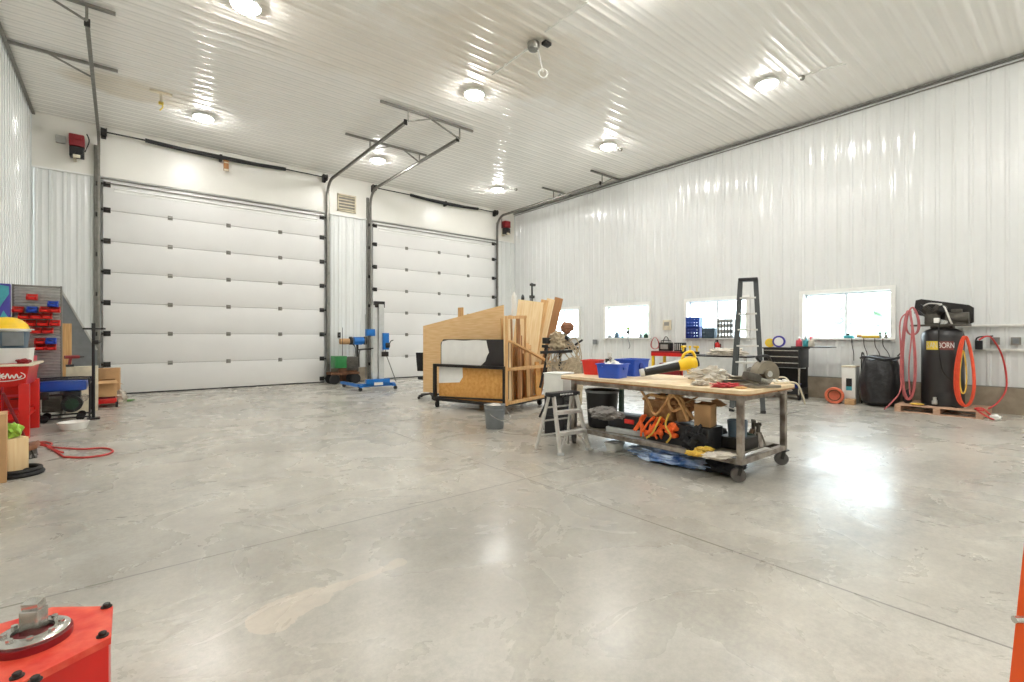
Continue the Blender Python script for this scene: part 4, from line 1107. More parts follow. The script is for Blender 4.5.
s = B(); s.blob((0, 0, 0), (.13, .09, .05), seed=21, amp=.5); tag(s.build('white_rag', white_pl, loc=(4.555, 3.68, TZ + .145)), 'crumpled white rag in the open blue tote', 'rag')
t = thing('spray_gun', 'silver spray gun lying on the rags in the blue tote', 'spray gun', (4.56, 3.72, TZ + .21), .8)
s = B(); s.cyl((-.07, 0, .02), (.07, 0, .03), .016, n=10); s.bar((-.04, 0, .02), (-.06, 0, -.05), .02, .02); s.build('gun_body', chrome, t); s = B(); s.cyl((.05, 0, .03), (.05, 0, .09), .03, n=14); s.build('cup', alu, t)
t = thing('tote', 'taller blue plastic tote with a dark round mark, next to the leaf blower', 'tote', (5.02, 3.74, TZ), .1)
s = B(); s.tub(.32, .24, .21, .006, flare=.02, rim=.012); s.build('tub', blue_pl, t)
s = B(); s.cyl((-.03, -.150, .12), (-.03, -.140, .12), .045, n=20); s.build('round_mark', blue_dk, t)
s = B(); s.blob((0, 0, .15), (.11, .08, .04), seed=25, amp=.4); s.build('contents', blue_dk, t)
# leaf blower
a = atd(641, 373, 5.60); c_ = atd(692, 363, 5.55)
t = thing('leaf_blower', 'yellow cordless leaf blower with a long black and white tube lying on the bench', 'leaf blower', a)
c = c_ - a
s = B(); s.cyl(c * .06, c * .80, .044, .056, n=20); s.build('tube', black, t)
s = B(); s.cyl(c * -.02, c * .06, .044, .048, n=20); s.cyl(c * .10 + Vector((0, 0, .028)), c * .75 + Vector((0, 0, .036)), .026, .032, n=14); s.build('nozzle', grey_lt, t)
s = B(); s.cyl(c * .74, c * .98, .06, .085, n=24); s.cyl(c * .98, c * 1.10, .085, .05, n=24); s.bar(c * .95 + Vector((0, 0, -.04)), c * 1.0 + Vector((0, 0, -.15)), .06, .07); s.tube([c * .8 + Vector((0, 0, .05)), c * .85 + Vector((0, 0, .12)), c * 1.0 + Vector((0, 0, .13)), c * 1.08 + Vector((0, 0, .03))], .016); s.build('motor_housing', yellow, t)
s = B(); s.cyl(c * 1.06, c * 1.08 + c.normalized() * .02, .055, n=20); s.box(Vector((c.x * 1.06, c.y * 1.06, TZ + .032 - a.z)), (.13, .12, .06), bev=.012); s.build('battery', black, t)
# clear bag, rags, sheets of metal
def putblob(name, label, cat, px, py, size, m, seed, z=TZ, amp=.35, rot=0, flat=.85, dd=0, freq=2.2):
    v = atz(px, py, z) + Vector((SN, CS, 0)) * (size[1] * .8 + dd)
    s = B(); s.blob((0, 0, 0), size, seed=seed, amp=amp, flat=flat, sub=4, freq=freq); return tag(s.build(name, m, loc=(v.x, v.y, z + size[2] * flat + .001), rot=(0, 0, rot - YAW)), label, cat)
putblob('plastic_bag', 'hazy clear plastic bag bunched up on the middle of the bench', 'bag', 714, 383, (.20, .14, .085), clearbag, 31, amp=.7, freq=3)
putblob('shop_rag', 'red and white shop rag crumpled in the middle of the bench', 'rag', 727, 388, (.12, .05, .022), cloth_pk, 32, amp=.8, freq=3.4)
putblob('pale_rag', 'small pale rag on the bench edge beside the red shop rag', 'rag', 703, 386, (.08, .05, .025), cloth_lt, 33, amp=.8, freq=3.4)
putblob('wood_offcut', 'short tan offcut lying between the red rag and the metal trays', 'offcut', 742, 389, (.06, .025, .012), lumber, 34, amp=.1)
v = onb(745, 384)
t = thing('metal_tray', 'flat grey metal tray on the bench in front of the chop saw', 'tray', (v.x + .02, v.y + .03, TZ), -YAW + .1)
s = B(); s.tub(.34, .20, .03, .004, flare=.015, corner=.02); s.build('tray', galv, t)
t = thing('metal_tray', 'second grey metal tray tilted on the flat tray by the chop saw', 'tray', (v.x + .06, v.y + .03, TZ + .045), -YAW - .2)
s = B(); s.tub(.28, .16, .03, .004, flare=.012, corner=.02); s.build('tray', dusty, t)
# chop saw / angle grinder: round dusty guard
v = onb(767, 388)
t = thing('chop_saw', 'dusty grey chop saw with a big rounded guard at the corner of the bench', 'saw', (v.x + .06, v.y + .07, TZ), -YAW + .25)
s = B(); s.box((-.03, 0, .012), (.30, .22, .024), bev=.006); s.build('base_plate', dusty, t)
s = B()
prof = [(.0, 0)] + [(.125 * math.cos(a), .125 * math.sin(a)) for a in [math.radians(-25 + k * 12) for k in range(18)]]
s.prism([(x + .03, z + .13) for x, z in prof], 1, -.05, .05); s.cyl((.03, -.062, .13), (.03, .062, .13), .05, n=20); s.build('blade_guard', dusty, t)
s = B(); s.cyl((.03, -.068, .13), (.03, -.058, .13), .03, n=20); s.build('arbor', chrome, t)
s = B(); s.cyl((.03, .05, .13), (.03, .19, .13), .055, n=20); s.box((-.12, .0, .10), (.16, .09, .08), rot=(0, .25, 0), bev=.02); s.build('motor', cast, t)
s = B(); s.tube([(-.02, 0, .25), (-.06, 0, .29), (.06, 0, .30), (.10, 0, .24)], .014); s.build('handle', black, t)
s = B(); s.lathe([(0, .002), (.105, .002), (.108, 0), (.105, -.002), (0, -.002)], c=(.03, 0, .115), axis=(0, 1, 0), n=36); s.build('blade', chrome, t)
# cord hanging off bench corner
e0 = atd(786, 380, 4.6); pts = [Vector((5.22, 2.12, TZ + .012)), Vector((5.34, 2.06, TZ + .012)), Vector((5.44, 2.02, TZ + .012)), Vector((5.485, 1.99, TZ - .02)), Vector((5.53, 1.97, TZ - .12)), Vector((5.58, 1.96, TZ - .22))]
s = B(); s.tube(pts, .009); s.tube([Vector((5.30, 2.10, TZ + .014)), Vector((5.36, 2.16, TZ + .05)), Vector((5.42, 2.10, TZ + .06)), Vector((5.40, 2.04, TZ + .012))], .008)
tag(s.build('extension_lead', cream), 'pale power cord curling over the corner of the bench', 'cord')
s = B(); s.bar((5.36, 2.05, TZ + .02), (5.48, 2.13, TZ + .02), .03, .03); s.cyl((5.35, 2.10, TZ + .018), (5.40, 2.2, TZ + .018), .017); tag(s.build('plug_adapter', white_pl), 'small pale plug and adapter at the bench corner', 'plug')
s = B(); s.tube([(5.15, 1.99, TZ - .06), (5.18, 1.96, TZ - .05), (5.22, 1.955, TZ - .05), (5.24, 1.98, TZ - .06)], .008); s.bar((5.0, 1.985, TZ - .055), (5.28, 1.985, TZ - .055), .022, .016)
tag(s.build('hook_clamp', steel_worn), 'small steel clamp hanging under the short edge of the bench', 'clamp')
# --- on the lower shelf
def onsh(px, py): return atz(px, py, SZ)
t = thing('rubber_tub', 'black round tub with a grey rim under the far end of the bench', 'tub', (4.66, 3.93, SZ))
s = B(); s.lathe([(0, 0), (.16, 0), (.17, .02), (.20, .44), (.19, .44), (.16, .03), (0, .02)], n=32); s.build('tub', black, t)
s = B(); s.lathe([(.195, .43), (.212, .43), (.215, .455), (.197, .46), (.19, .44)], n=32); s.build('rim', grey_pl, t)
t = thing('tool_case', 'dark hard tool case lying under the bench with a red clip', 'case', (4.62, 3.40, SZ + .06), 1.57 + .12)
s = B(); s.box((0, 0, .075), (.58, .26, .15), bev=.02); s.build('case_body', black, t); s = B(); s.box((0, .135, .09), (.12, .02, .05), bev=.006); s.build('clip', red_pl, t)
s = B(); s.box((-.1, .13, .07), (.2, .012, .03)); s.build('handle', dk_metal, t)
s = B(); s.box((0, 0, .029), (.62, .28, .058), bev=.004); o = s.build('grey_plank', grey_lt, loc=(4.62, 3.40, SZ), rot=(0, 0, 1.57 + .12)); tag(o, 'pale grey slab under the dark tool case on the shelf', 'slab')
putblob('gym_bag', 'grey and black slumped bag on the dark tool case', 'bag', 608, 421, (.17, .11, .075), cloth_gy, 41, z=SZ + .213, amp=.4, rot=-.5)
t = thing('storage_box', 'pale white box leaning behind the leather tool belt', 'box', (4.72, 3.12, SZ + .215), .4); s = B(); s.box((0, 0, .08), (.22, .14, .16), bev=.006); s.build('box_body', white_pl, t); s = B(); s.box((0, 0, .165), (.23, .15, .012), bev=.003); s.build('lid', slate, t)
# leather tool belt pile
base = Vector((4.56, 2.92, 0))
t = thing('tool_belt', 'tan leather tool belt with pouches heaped on a dark box under the bench', 'tool belt', (4.60, 2.93, SZ + .22), 1.57)
s = B(); s.box((.22, .0, .10), (.18, .10, .20), bev=.02, rot=(.1, 0, .1)); s.box((.02, .02, .10), (.18, .10, .22), bev=.02, rot=(-.1, 0, -.1)); s.box((-.16, 0, .09), (.14, .12, .17), bev=.02, rot=(0, .2, .2)); s.blob((-.02, -.02, .18), (.26, .10, .08), seed=44, amp=.5); s.build('pouch', leather, t)
s = B(); s.tube([(.30, .11, .30), (.2, .13, .20), (.1, .14, .06), (0, .13, .16), (-.1, .14, .30), (-.2, .13, .2), (-.28, .13, .04)], .014); s.tube([(-.3, .05, .05), (-.22, .09, .16), (-.1, .11, .12), (-.05, .12, .22), (-.12, .12, .28), (-.2, .1, .24), (-.22, .1, .15)], .016); s.tube([(.3, .06, .2), (.18, .1, .26), (.0, .1, .25), (-.2, .04, .30)], .018); s.build('strap', lumber, t)
s = B(); s.blob((.05, -.04, .24), (.15, .07, .04), seed=45, amp=.4); s.build('cloth_lining', cloth_bk, t)
t = thing('dark_crate', 'low black crate carrying the leather tool belt under the bench', 'crate', (4.58, 2.77, SZ), 1.57); s = B(); s.tub(.72, .28, .215, .008, flare=.005); s.box((0, 0, .205), (.70, .26, .012)); s.build('crate_body', black, t)
t = thing('ratchet_strap', 'bright orange straps tangled in front of the leather tool belt', 'strap', (4.44, 2.96, SZ))
s = B(); random.seed(8)
for k in range(6):
    y0 = random.uniform(-.16, .22); s.tube([(random.uniform(-.05, .02), y0 + random.uniform(-.06, .06), z) for z in (.03, .12, .20, .26)] + [(0, y0 + .05, .18), (-.04, y0 + .1, .08)], .013)
for k in range(9): s.blob((random.uniform(-.05, .02), random.uniform(-.2, .2), random.uniform(.04, .22)), (.03, .045, .03), seed=k, amp=.6, sub=2)
s.build('webbing', orange_pl, t)
s = B(); s.tube([(-.05, -.05, .28), (-.07, -.02, .2), (-.08, .03, .1), (-.06, .12, .03)], .01); s.tube([(-.04, -.14, .32), (-.07, -.12, .2), (-.07, -.18, .1), (-.05, -.12, .02)], .01); s.build('yellow_cord', yellow_lt, t)
carton('carton', 'small brown open box beside the leather tool belt under the bench', 'box', (4.60, 2.53, SZ + .217), (.20, .16, .22), .2, cardboard, True)
putblob('black_bag', 'black soft bag slumped on the shelf in the middle of the bench', 'bag', 700, 451, (.15, .10, .12), cloth_bk, 51, z=SZ, amp=.5, rot=.3)
s = B(); s.blob((0, 0, 0), (.2, .12, .07), seed=52, amp=.5, flat=.9); tag(s.build('black_jacket', cloth_bk, loc=(5.02, 2.66, SZ + .065)), 'black jacket crumpled on the far side of the shelf, by the metal sheet', 'jacket')
s = B(); s.box((0, 0, 0), (.34, .24, .006), rot=(.35, .1, .5)); tag(s.build('metal_sheet', alu, loc=(4.86, 2.46, SZ + .40)), 'thin bright sheet of metal lying at a tilt under the bench', 'sheet')
putblob('work_glove', 'yellow leather work glove lying on the shelf edge', 'glove', 706, 455, (.10, .06, .035), yellow_lt, 53, z=SZ, amp=.6, rot=.4, freq=3)
putblob('work_glove', 'second yellow glove lying across the first, towards the middle of the bench', 'glove', 697, 457, (.08, .05, .025), yellow_lt, 54, z=SZ, amp=.6, rot=-.4, freq=3)
putblob('paper_sheet', 'crumpled pale kraft paper beside the bench leg on the shelf', 'paper', 722, 460, (.13, .08, .03), cloth_lt, 55, z=SZ, amp=.5, rot=.2)
putblob('green_pouch', 'dark green pouch behind the near bench leg on the shelf', 'pouch', 750, 447, (.08, .07, .07), green_dk, 56, z=SZ, amp=.4)
t = thing('storage_jar', 'clear round tub with a brown lining behind the near bench leg', 'jar', (4.80, 2.30, SZ + .12)); s = B(); s.lathe([(0, 0), (.085, 0), (.095, .16), (.088, .16), (.078, .01), (0, .01)], n=24); s.build('jar_body', slate, t); s = B(); s.lathe([(0, .03), (.084, .03), (.09, .10), (0, .11)], n=20); s.build('contents', brown, t)
s = B(); s.box((0, 0, .058), (.3, .26, .116), bev=.006); tag(s.build('toolbox', dk_metal, loc=(4.84, 2.31, SZ)), 'dark low metal box under the clear round tub', 'box')
# jack stands
for k, (px, py, lab) in enumerate(((762, 447, 'grey steel jack stand with a saddle top near the outer bench leg'), (757, 443, 'grey jack stand just behind the first one, by the near bench leg'))):
    v = onsh(px, py)
    t = thing('jack_stand', lab, 'jack stand', (v.x + .03, v.y + .05, SZ), k * .6)
    for q in range(4):
        a = q * PI / 2 + .78; s = B(); s.bar((.075 * math.cos(a), .075 * math.sin(a), .0), (.02 * math.cos(a), .02 * math.sin(a), .14), .035, .008, up=(math.cos(a), math.sin(a), 0)); s.build('leg', steel_worn, t)
    s = B(); s.cyl((0, 0, .08), (0, 0, .2), .02, n=12); s.box((0, 0, .205), (.07, .035, .012)); s.box((.03, 0, .22), (.012, .035, .03)); s.box((-.03, 0, .22), (.012, .035, .03)); s.build('saddle_post', cast, t)
# below the shelf: blue wrap and white tub on the floor
t = thing('plastic_wrap', 'blue and white crumpled plastic packaging on the floor under the bench', 'packaging', (4.50, 3.0, 0))
s = B()
s.blob((.10, -.12, .055), (.24, .50, .07), seed=61, amp=.5, flat=.7, sub=4, freq=4); s.build('wrap', blue_paper, t)
t = thing('storage_tub', 'short white plastic tub on the floor beside the step stool', 'tub', (atz(616, 451).x + .02, atz(616, 451).y + .04, 0))
s = B(); s.tub(.17, .13, .085, .005, flare=.01, rim=.008, corner=.03); s.build('tub', white_pl, t); s = B(); s.box((0, 0, .09), (.2, .16, .012), bev=.005); s.build('lid', white_pl, t)
s = B(); s.blob((0, 0, 0), (.22, .18, .065), seed=62, amp=.5, flat=.85, sub=3); tag(s.build('dark_mat', cloth_bk, loc=(4.62, 2.36, .056)), 'dark folded mat on the floor beneath the near end of the bench', 'mat')

# ------------------------------------------------------------------ step stool
a = Vector((3.83, 3.83, 0)); c = Vector((4.26, 3.79, 0))
t = thing('step_stool', 'aluminium folding step stool with a black top cap in front of the bench', 'step stool', (0, 0, 0))
tz = .66
dx = (c - a).normalized(); ctr = (a + c) / 2; back = Vector((-dx.y, dx.x, 0)) ; 
if back.dot(Vector((SN, CS, 0))) < 0: back = -back
W = (c - a).length
topc = ctr + back * .20 - dx * .015
tw = W * .80
def rail(p, q, w=.045, d=.022): 
    return p, q, w, d
s = B(); s.box((0, 0, 0), (tw + .08, .14, .05), bev=.012); tp_ = s.build('top_cap', black, t, loc=(topc.x, topc.y, tz), rot=(0, 0, math.atan2(dx.y, dx.x)))
s = B()
for k in range(9): s.box((-.09 + k * .022, -.074, .004), (.014, .004, .016 - .004 * (k % 2)))
s.build('lettering', white_pl, tp_)
for sgn in (-1, 1):
    f = ctr + dx * sgn * W / 2; tt = topc + dx * sgn * tw / 2
    s = B(); s.bar(f, Vector((tt.x, tt.y, tz - .02)) - back * .045, .05, .022, up=(dx.x, dx.y, 0)); s.build('front_rail', alu, t)
    s = B(); s.box((f.x, f.y, .015), (.07, .05, .03), rot=(0, 0, math.atan2(dx.y, dx.x)), bev=.005); s.build('foot', grey_lt, t)
    bkp = ctr + back * .42 + dx * sgn * W * .56
    s = B(); s.bar(bkp, Vector((tt.x, tt.y, tz - .02)) + back * .045, .035, .02, up=(dx.x, dx.y, 0)); s.build('rear_leg', alu, t)
for z in (.23, .46):
    k = z / tz; m_ = ctr.lerp(topc, k); ww = W + (tw - W) * k
    s = B(); s.box((0, 0, 0), (ww, .09, .04), bev=.004); s.build('step', alu, t, loc=(m_.x - back.x * .045 * k, m_.y - back.y * .045 * k, z), rot=(0, 0, math.atan2(dx.y, dx.x)))
for z in (.16, .34, .50):
    k = z / tz; p = (ctr + back * .42).lerp(topc + back * .045, k); ww = W * 1.12 + (tw - W * 1.12) * k
    s = B(); s.box((0, 0, 0), (ww, .012, .018)); s.build('rear_brace', alu, t, loc=(p.x, p.y, z), rot=(0, 0, math.atan2(dx.y, dx.x)))
for sgn in (-1, 1):
    s = B(); f = ctr + dx * sgn * W / 2; m2 = ctr.lerp(topc, .32) + dx * sgn * .07
    s.bar(f + Vector((0, 0, .05)), Vector((m2.x, m2.y, .22)), .02, .008, up=(back.x, back.y, 0)); s.build('step_brace', alu, t)
# crates behind the stool
v = gp(565, 6.55)
for k in range(2):
    t = thing('milk_crate', ['dark plastic crate on the floor behind the step stool, lower of its stack', 'dark plastic crate behind the step stool, upper of its stack'][k], 'crate', (v.x, v.y + .12, k * .262), .3)
    s = B(); s.tub(.30, .30, .26, .01, corner=.02)
    for q in range(5): s.box((0, -.152, .04 + q * .045), (.26, .006, .01))
    s.build('crate', black, t)
    s = B(); s.box((0, -.154, .19), (.10, .006, .03)); s.build('hand_hole', dk_metal, t)
t = thing('white_box', 'white smooth box resting on the dark crates behind the step stool', 'box', (v.x, v.y + .12, .526), .3); s = B(); s.box((0, 0, .15), (.31, .30, .30), bev=.01); s.build('box_body', white_pl, t); s = B(); s.box((0, 0, .305), (.33, .31, .02), bev=.006); s.build('lid', white_pl, t)

# ------------------------------------------------------------------ along the windows wall
# tall step ladder
u_ = gp(748, 8.75)
t = thing('step_ladder', 'tall grey fibreglass step ladder with aluminium rungs standing open near the windows', 'ladder', u_, -YAW - .5)
ladm = mat('grey fibreglass', (66, 70, 70), .5)
hw0, hw1, LH = .25, .125, 2.36
for sx in (-1, 1):
    s = B(); s.bar((sx * hw0, -.32, 0.01), (sx * hw1, 0, LH), .08, .035, up=(0, 1, 0)); s.build('front_rail', ladm, t)
    s = B(); s.bar((sx * (hw0 - .02), .22, 0.01), (sx * (hw1 - .01), .06, LH - .05), .05, .03, up=(0, 1, 0)); s.build('rear_leg', ladm, t)
    s = B(); s.box((sx * hw0, -.32, .025), (.09, .05, .05), bev=.008); s.build('foot', black_m, t)
    s = B(); s.bar((sx * .2, -.12, 1.2), (sx * .2, .13, 1.22), .02, .005); s.build('spreader', galv, t)
for k in range(7):
    z = .3 + k * .29; f = z / LH
    s = B(); s.box((0, -.32 * (1 - f), z), (2 * (hw0 + (hw1 - hw0) * f) - .02, .085, .03), bev=.004); s.build('rung', alu, t)
for k in range(4):
    z = .4 + k * .45; f = z / LH
    s = B(); s.box((0, .22 + (.06 - .22) * f, z), (2 * (hw0 + (hw1 - hw0) * f) - .04, .02, .03)); s.build('rear_brace', alu, t)
s = B(); s.box((0, .02, LH + .015), (.32, .20, .06), bev=.015); s.build('top_cap', black, t)

# tool cart
X_ = 10.95
ya, yb = atx(763, 350, X_).y, atx(800, 350, X_).y
t = thing('tool_cart', 'black tool cart with silver-edged drawers and an open lower tray', 'tool cart', (X_ + .25, (ya + yb) / 2, 0)); L_ = ya - yb
s = B(); s.box((0, 0, .88), (.46, L_, .40), bev=.01); s.box((0, 0, 1.09), (.50, L_ + .04, .03), bev=.01); s.build('chest', black, t)
for k, z in enumerate((.74, .87, 1.0)):
    s = B(); s.box((-.238, 0, z), (.014, L_ - .08, .11), bev=.003); dr = s.build('drawer', dk_metal, t)
    s = B(); s.box((-.252, 0, z + .04), (.02, L_ - .06, .022), bev=.004); s.build('handle', chrome, dr)
for sx in (-1, 1):
    for sy in (-1, 1):
        s = B(); s.box((sx * .21, sy * (L_ / 2 - .03), .40), (.03, .03, .60)); s.build('post', chrome if (sx < 0 and sy < 0) else black, t)
        caster(t, sx * .2, sy * (L_ / 2 - .04), .115, r=.05)
s = B(); s.tub(.44, L_ - .02, .14, .008, z0=.12); s.build('lower_tray', black, t)
s = B(); s.box((.215, 0, .40), (.01, L_ - .08, .5)); s.build('back_panel', dk_metal, t)
yc = (ya + yb) / 2
s = B(); s.tub(.30, .30, .20, .006, flare=.02, rim=.01); tag(s.build('blue_bin', blue_dk, loc=(X_ + .25, yb + .30, .129), rot=(0, 0, 0)), 'dark blue plastic bin in the lower tray of the black tool cart', 'bin')
s = B(); s.box((0, 0, 0), (.40, .72, .022), bev=.004); tag(s.build('shelf_board', dk_metal, loc=(X_ + .26, yb - .16, 1.12)), 'thin dark board overhanging the end of the black tool cart', 'board')
for (px, m, m2, lab) in ((770, yellow, wrap_m, 'yellow tape roll on the black tool cart'), (779, purple, white_pl, 'colourful round reel beside the yellow tape roll on the tool cart')):
    v = atx(px, 345, X_ + .15); r = .095 if m is yellow else .125
    t = thing('tape_roll', lab, 'reel', (X_ + .15, v.y, 1.107))
    s = B(); s.lathe([(r * .45, -.04), (r, -.04), (r, .04), (r * .45, .04), (r * .45, -.04)], c=(0, 0, r + .001), axis=(1, .25, 0), n=28); s.build('roll', m, t)
    s = B(); s.lathe([(0, -.046), (r * .72, -.046), (r * .72, .046), (0, .046)], c=(0, 0, r + .001), axis=(1, .25, 0), n=28); s.build('core', m2, t)
for (px, m, m2, lab) in ((799, pinkish, white_pl, 'pink spray bottle on the tool cart'), (806, teal, grey_lt, 'teal spray bottle on the tool cart, beside the pink one'), (811.5, cloth_lt, pinkish, 'pale spray bottle at the window end of the tool cart')):
    v = atx(px, 345, X_ + .2)
    t = thing('spray_bottle', lab, 'bottle', (X_ + .2, v.y, 1.132))
    s = B(); s.lathe([(0, 0), (.058, 0), (.062, .01), (.058, .12), (.022, .155), (.02, .17), (0, .17)], n=18); s.build('bottle_body', m, t)
    s = B(); s.box((-.02, 0, .185), (.10, .03, .035), bev=.006); s.bar((-.05, 0, .18), (-.06, 0, .13), .012, .012); s.build('trigger_head', m2, t)

# orange heater / drum
v = atz(838, 404, 0)
t = thing('utility_pot', 'faded orange round drum lying on its side with its open end facing the room', 'drum', (v.x + .13, v.y + .1, .165))
ax = Vector((-.9, -.25, 0)).normalized()
s = B(); s.lathe([(0, -.22), (.08, -.21), (.13, -.14), (.155, 0), (.160, .13), (.165, .15), (.15, .16), (.12, .155), (.11, .10), (0, .06)], axis=ax, n=32); s.build('shell', terra, t)
s = B(); s.lathe([(.10, .10), (.115, .11), (.115, .125), (.095, .125)], axis=ax, n=28); s.build('inner_ring', rust, t)
for k in (-1, 1):
    s = B(); s.box((0, k * .09, -.152), (.14, .03, .026)); s.build('foot', dk_metal, t)
# white box with label
v = atz(855, 403, 0)
t = thing('softener_bin', 'narrow white bin with a dark label between orange drum and refuse bag', 'bin', (11.45, 3.19, 0), 0)
s = B(); s.box((0, 0, .36), (.26, .24, .72), bev=.02); s.build('bin_body', white_pl, t); s = B(); s.box((0, 0, .735), (.27, .25, .03), bev=.008); s.build('lid', cream, t)
s = B(); s.box((-.132, -.01, .42), (.004, .10, .16)); s.build('dark_label', black, t); s = B(); s.box((-.133, -.01, .30), (.004, .10, .08)); s.build('blue_label', teal, t)
carton('cardboard_tray', 'small cardboard piece on the floor in front of the white bin', 'box', (11.18, 3.12, 0), (.2, .16, .1), .1, cardboard)
# refuse bag in a holder
v = Vector((11.42, 2.69, 0))
t = thing('refuse_bag', 'full black refuse bag hanging in a frame under the window', 'refuse bag', v)
s = B(); n = 36; rings = []
for i in range(15):
    z = .02 + i * .064; f = i / 14
    ring = []
    for k in range(n):
        a = 2 * PI * k / n; rad = (.27 + .05 * math.sin(PI * f) - .03 * f) * (1 + .09 * noise.noise(Vector((math.cos(a) * 2.2, math.sin(a) * 2.2, f * 3))) + .05 * math.sin(a * 9 + f * 5) * f)
        if i == 0: rad *= .75
        ring.append(s.bm.verts.new((rad * math.cos(a), rad * 1.08 * math.sin(a), z + (.035 * math.sin(a * 4) if i == 14 else 0))))
    rings.append(ring)
for A, C in zip(rings, rings[1:]):
    for k in range(n): s.bm.faces.new((A[k], A[(k + 1) % n], C[(k + 1) % n], C[k]))
s.bm.faces.new(rings[0][::-1]); cv = s.bm.verts.new((0, 0, .78))
for k in range(n): s.bm.faces.new((rings[-1][k], rings[-1][(k + 1) % n], cv))
s.build('bag', bag_m, t)
s = B(); s.tube([(.28 * math.cos(a), .31 * math.sin(a), .93 + .02 * math.sin(3 * a)) for a in [k * PI / 8 for k in range(16)]], .022, closed=True); s.build('rolled_rim', bag_m, t)
s = B(); 
for y in (-.33, .33): s.tube([(.1, y, 0), (.1, y, .95), (.0, y * .8, .97)], .012)
s.build('holder_frame', dk_metal, t)

# ------------------------------------------------------------------ compressor on pallet
PXC, PYC = 11.27, 1.76
t = thing('pallet', 'weathered wooden pallet under the black air compressor', 'pallet', (11.27, 1.76, 0))
s = B()
for k in range(7): s.box((-.45 + k * .15, 0, .118), (.10, 1.14, .018), bev=.002)
s.build('deck_board', pallet_m, t)
s = B()
for y in (-.53, 0, .53): s.box((0, y, .062), (1.0, .09, .092), bev=.003)
s.build('stringer', pallet_m, t)
s = B()
for x in (-.45, 0, .45): s.box((x, 0, .008), (.10, 1.14, .016))
s.build('bottom_board', pallet_m, t)
t = thing('air_compressor', 'tall black vertical air compressor with a belt-driven pump on top', 'air compressor', (PXC, PYC, .128)); 
R = .29
s = B(); s.lathe([(0, .10), (.12, .10), (.22, .125), (.275, .17), (R, .22), (R, 1.22), (.275, 1.28), (.22, 1.33), (.12, 1.37), (0, 1.38)], n=48); s.build('tank', tank_bk, t)
s = B(); s.lathe([(R - .03, 0), (R + .0, 0), (R + .002, .24), (R - .012, .24), (R - .03, 0)], n=40); s.build('skirt', tank_bk, t)
for k in range(4):
    a = k * PI / 2 + PI / 4; s = B(); s.box((.31 * math.cos(a), .31 * math.sin(a), .012), (.12, .12, .024), rot=(0, 0, a)); s.build('foot', tank_bk, t)
s = B(); s.box((0, 0.03, 1.41), (.40, .76, .03), bev=.005); s.box((0, 0, 1.38), (.2, .3, .05)); s.build('top_platform', cast, t)
# pump, motor, guard (guard runs along y, faces the room)
s = B(); s.box((.03, .14, 1.52), (.20, .20, .20), bev=.03)
for sy in (-1, 1):
    s.cyl((.03, .14, 1.55), (-.02, .14 + sy * .13, 1.74), .062, n=16)
    for q in range(6):
        c0 = Vector((.03, .14, 1.55)).lerp(Vector((-.02, .14 + sy * .13, 1.74)), .35 + q * .11); dn = Vector((-.05, sy * .13, .19)).normalized(); s.cyl(c0, c0 + dn * .008, .085, n=18)
s.build('pump', cast, t)
s = B(); s.cyl((.05, -.34, 1.53), (.05, -.04, 1.53), .105, n=24); s.box((.05, -.18, 1.66), (.09, .14, .06), bev=.01); s.box((.05, -.18, 1.44), (.16, .24, .04)); s.build('motor', cast, t)
s = B(); 
g = [(.42, 1.72), (.40, 1.88), (.32, 1.90), (-.32, 1.76), (-.38, 1.71), (-.38, 1.46), (-.32, 1.42), (-.24, 1.44), (.34, 1.60), (.42, 1.64)]
s.prism(g, 0, .16, .22); s.build('belt_guard', dk_metal, t)
s = B(); s.cyl((.13, .16, 1.66), (.16, .16, 1.66), .14, n=28); s.cyl((.13, -.22, 1.54), (.16, -.22, 1.54), .07, n=22); s.build('pulley', dk_metal, t)
for (y, z, r) in ((.30, 1.74, .055), (-.02, 1.70, .06)):
    s = B(); s.cyl((-.14, y, z), (-.08, y, z), r, n=20); s.cyl((-.15, y, z), (-.14, y, z), r * .6, n=16); s.build('air_filter', black, t)
s = B(); s.tube([(-.02, .05, 1.78), (-.15, -.05, 1.72), (-.20, -.12, 1.52), (-.16, -.15, 1.42)], .014); s.tube([(-.02, .26, 1.76), (-.1, .16, 1.80), (-.05, 0, 1.78)], .012); s.build('copper_tube', alu, t)
s = B(); s.box((-.22, .04, 1.49), (.06, .08, .09), bev=.01); s.build('pressure_switch', white_pl, t); s = B(); s.cyl((-.2, -.08, 1.46), (-.26, -.08, 1.46), .03, n=16); s.build('pressure_gauge', chrome, t)
s = B(); s.tube([(-.22, .0, 1.46), (-.305, .0, 1.36), (-.308, .0, 1.0), (-.303, -.05, .62), (-.25, -.17, .45), (-.19, -.235, .42)], .009); s.build('drain_line', dk_metal, t)
s = B(); s.cyl((-.19, .04, .03), (-.30, .05, .06), .03, n=12); s.box((-.33, .05, .07), (.08, .07, .07), bev=.01); s.cyl((-.33, .05, .10), (-.33, .05, .16), .025); s.build('drain_valve', galv_lt, t)
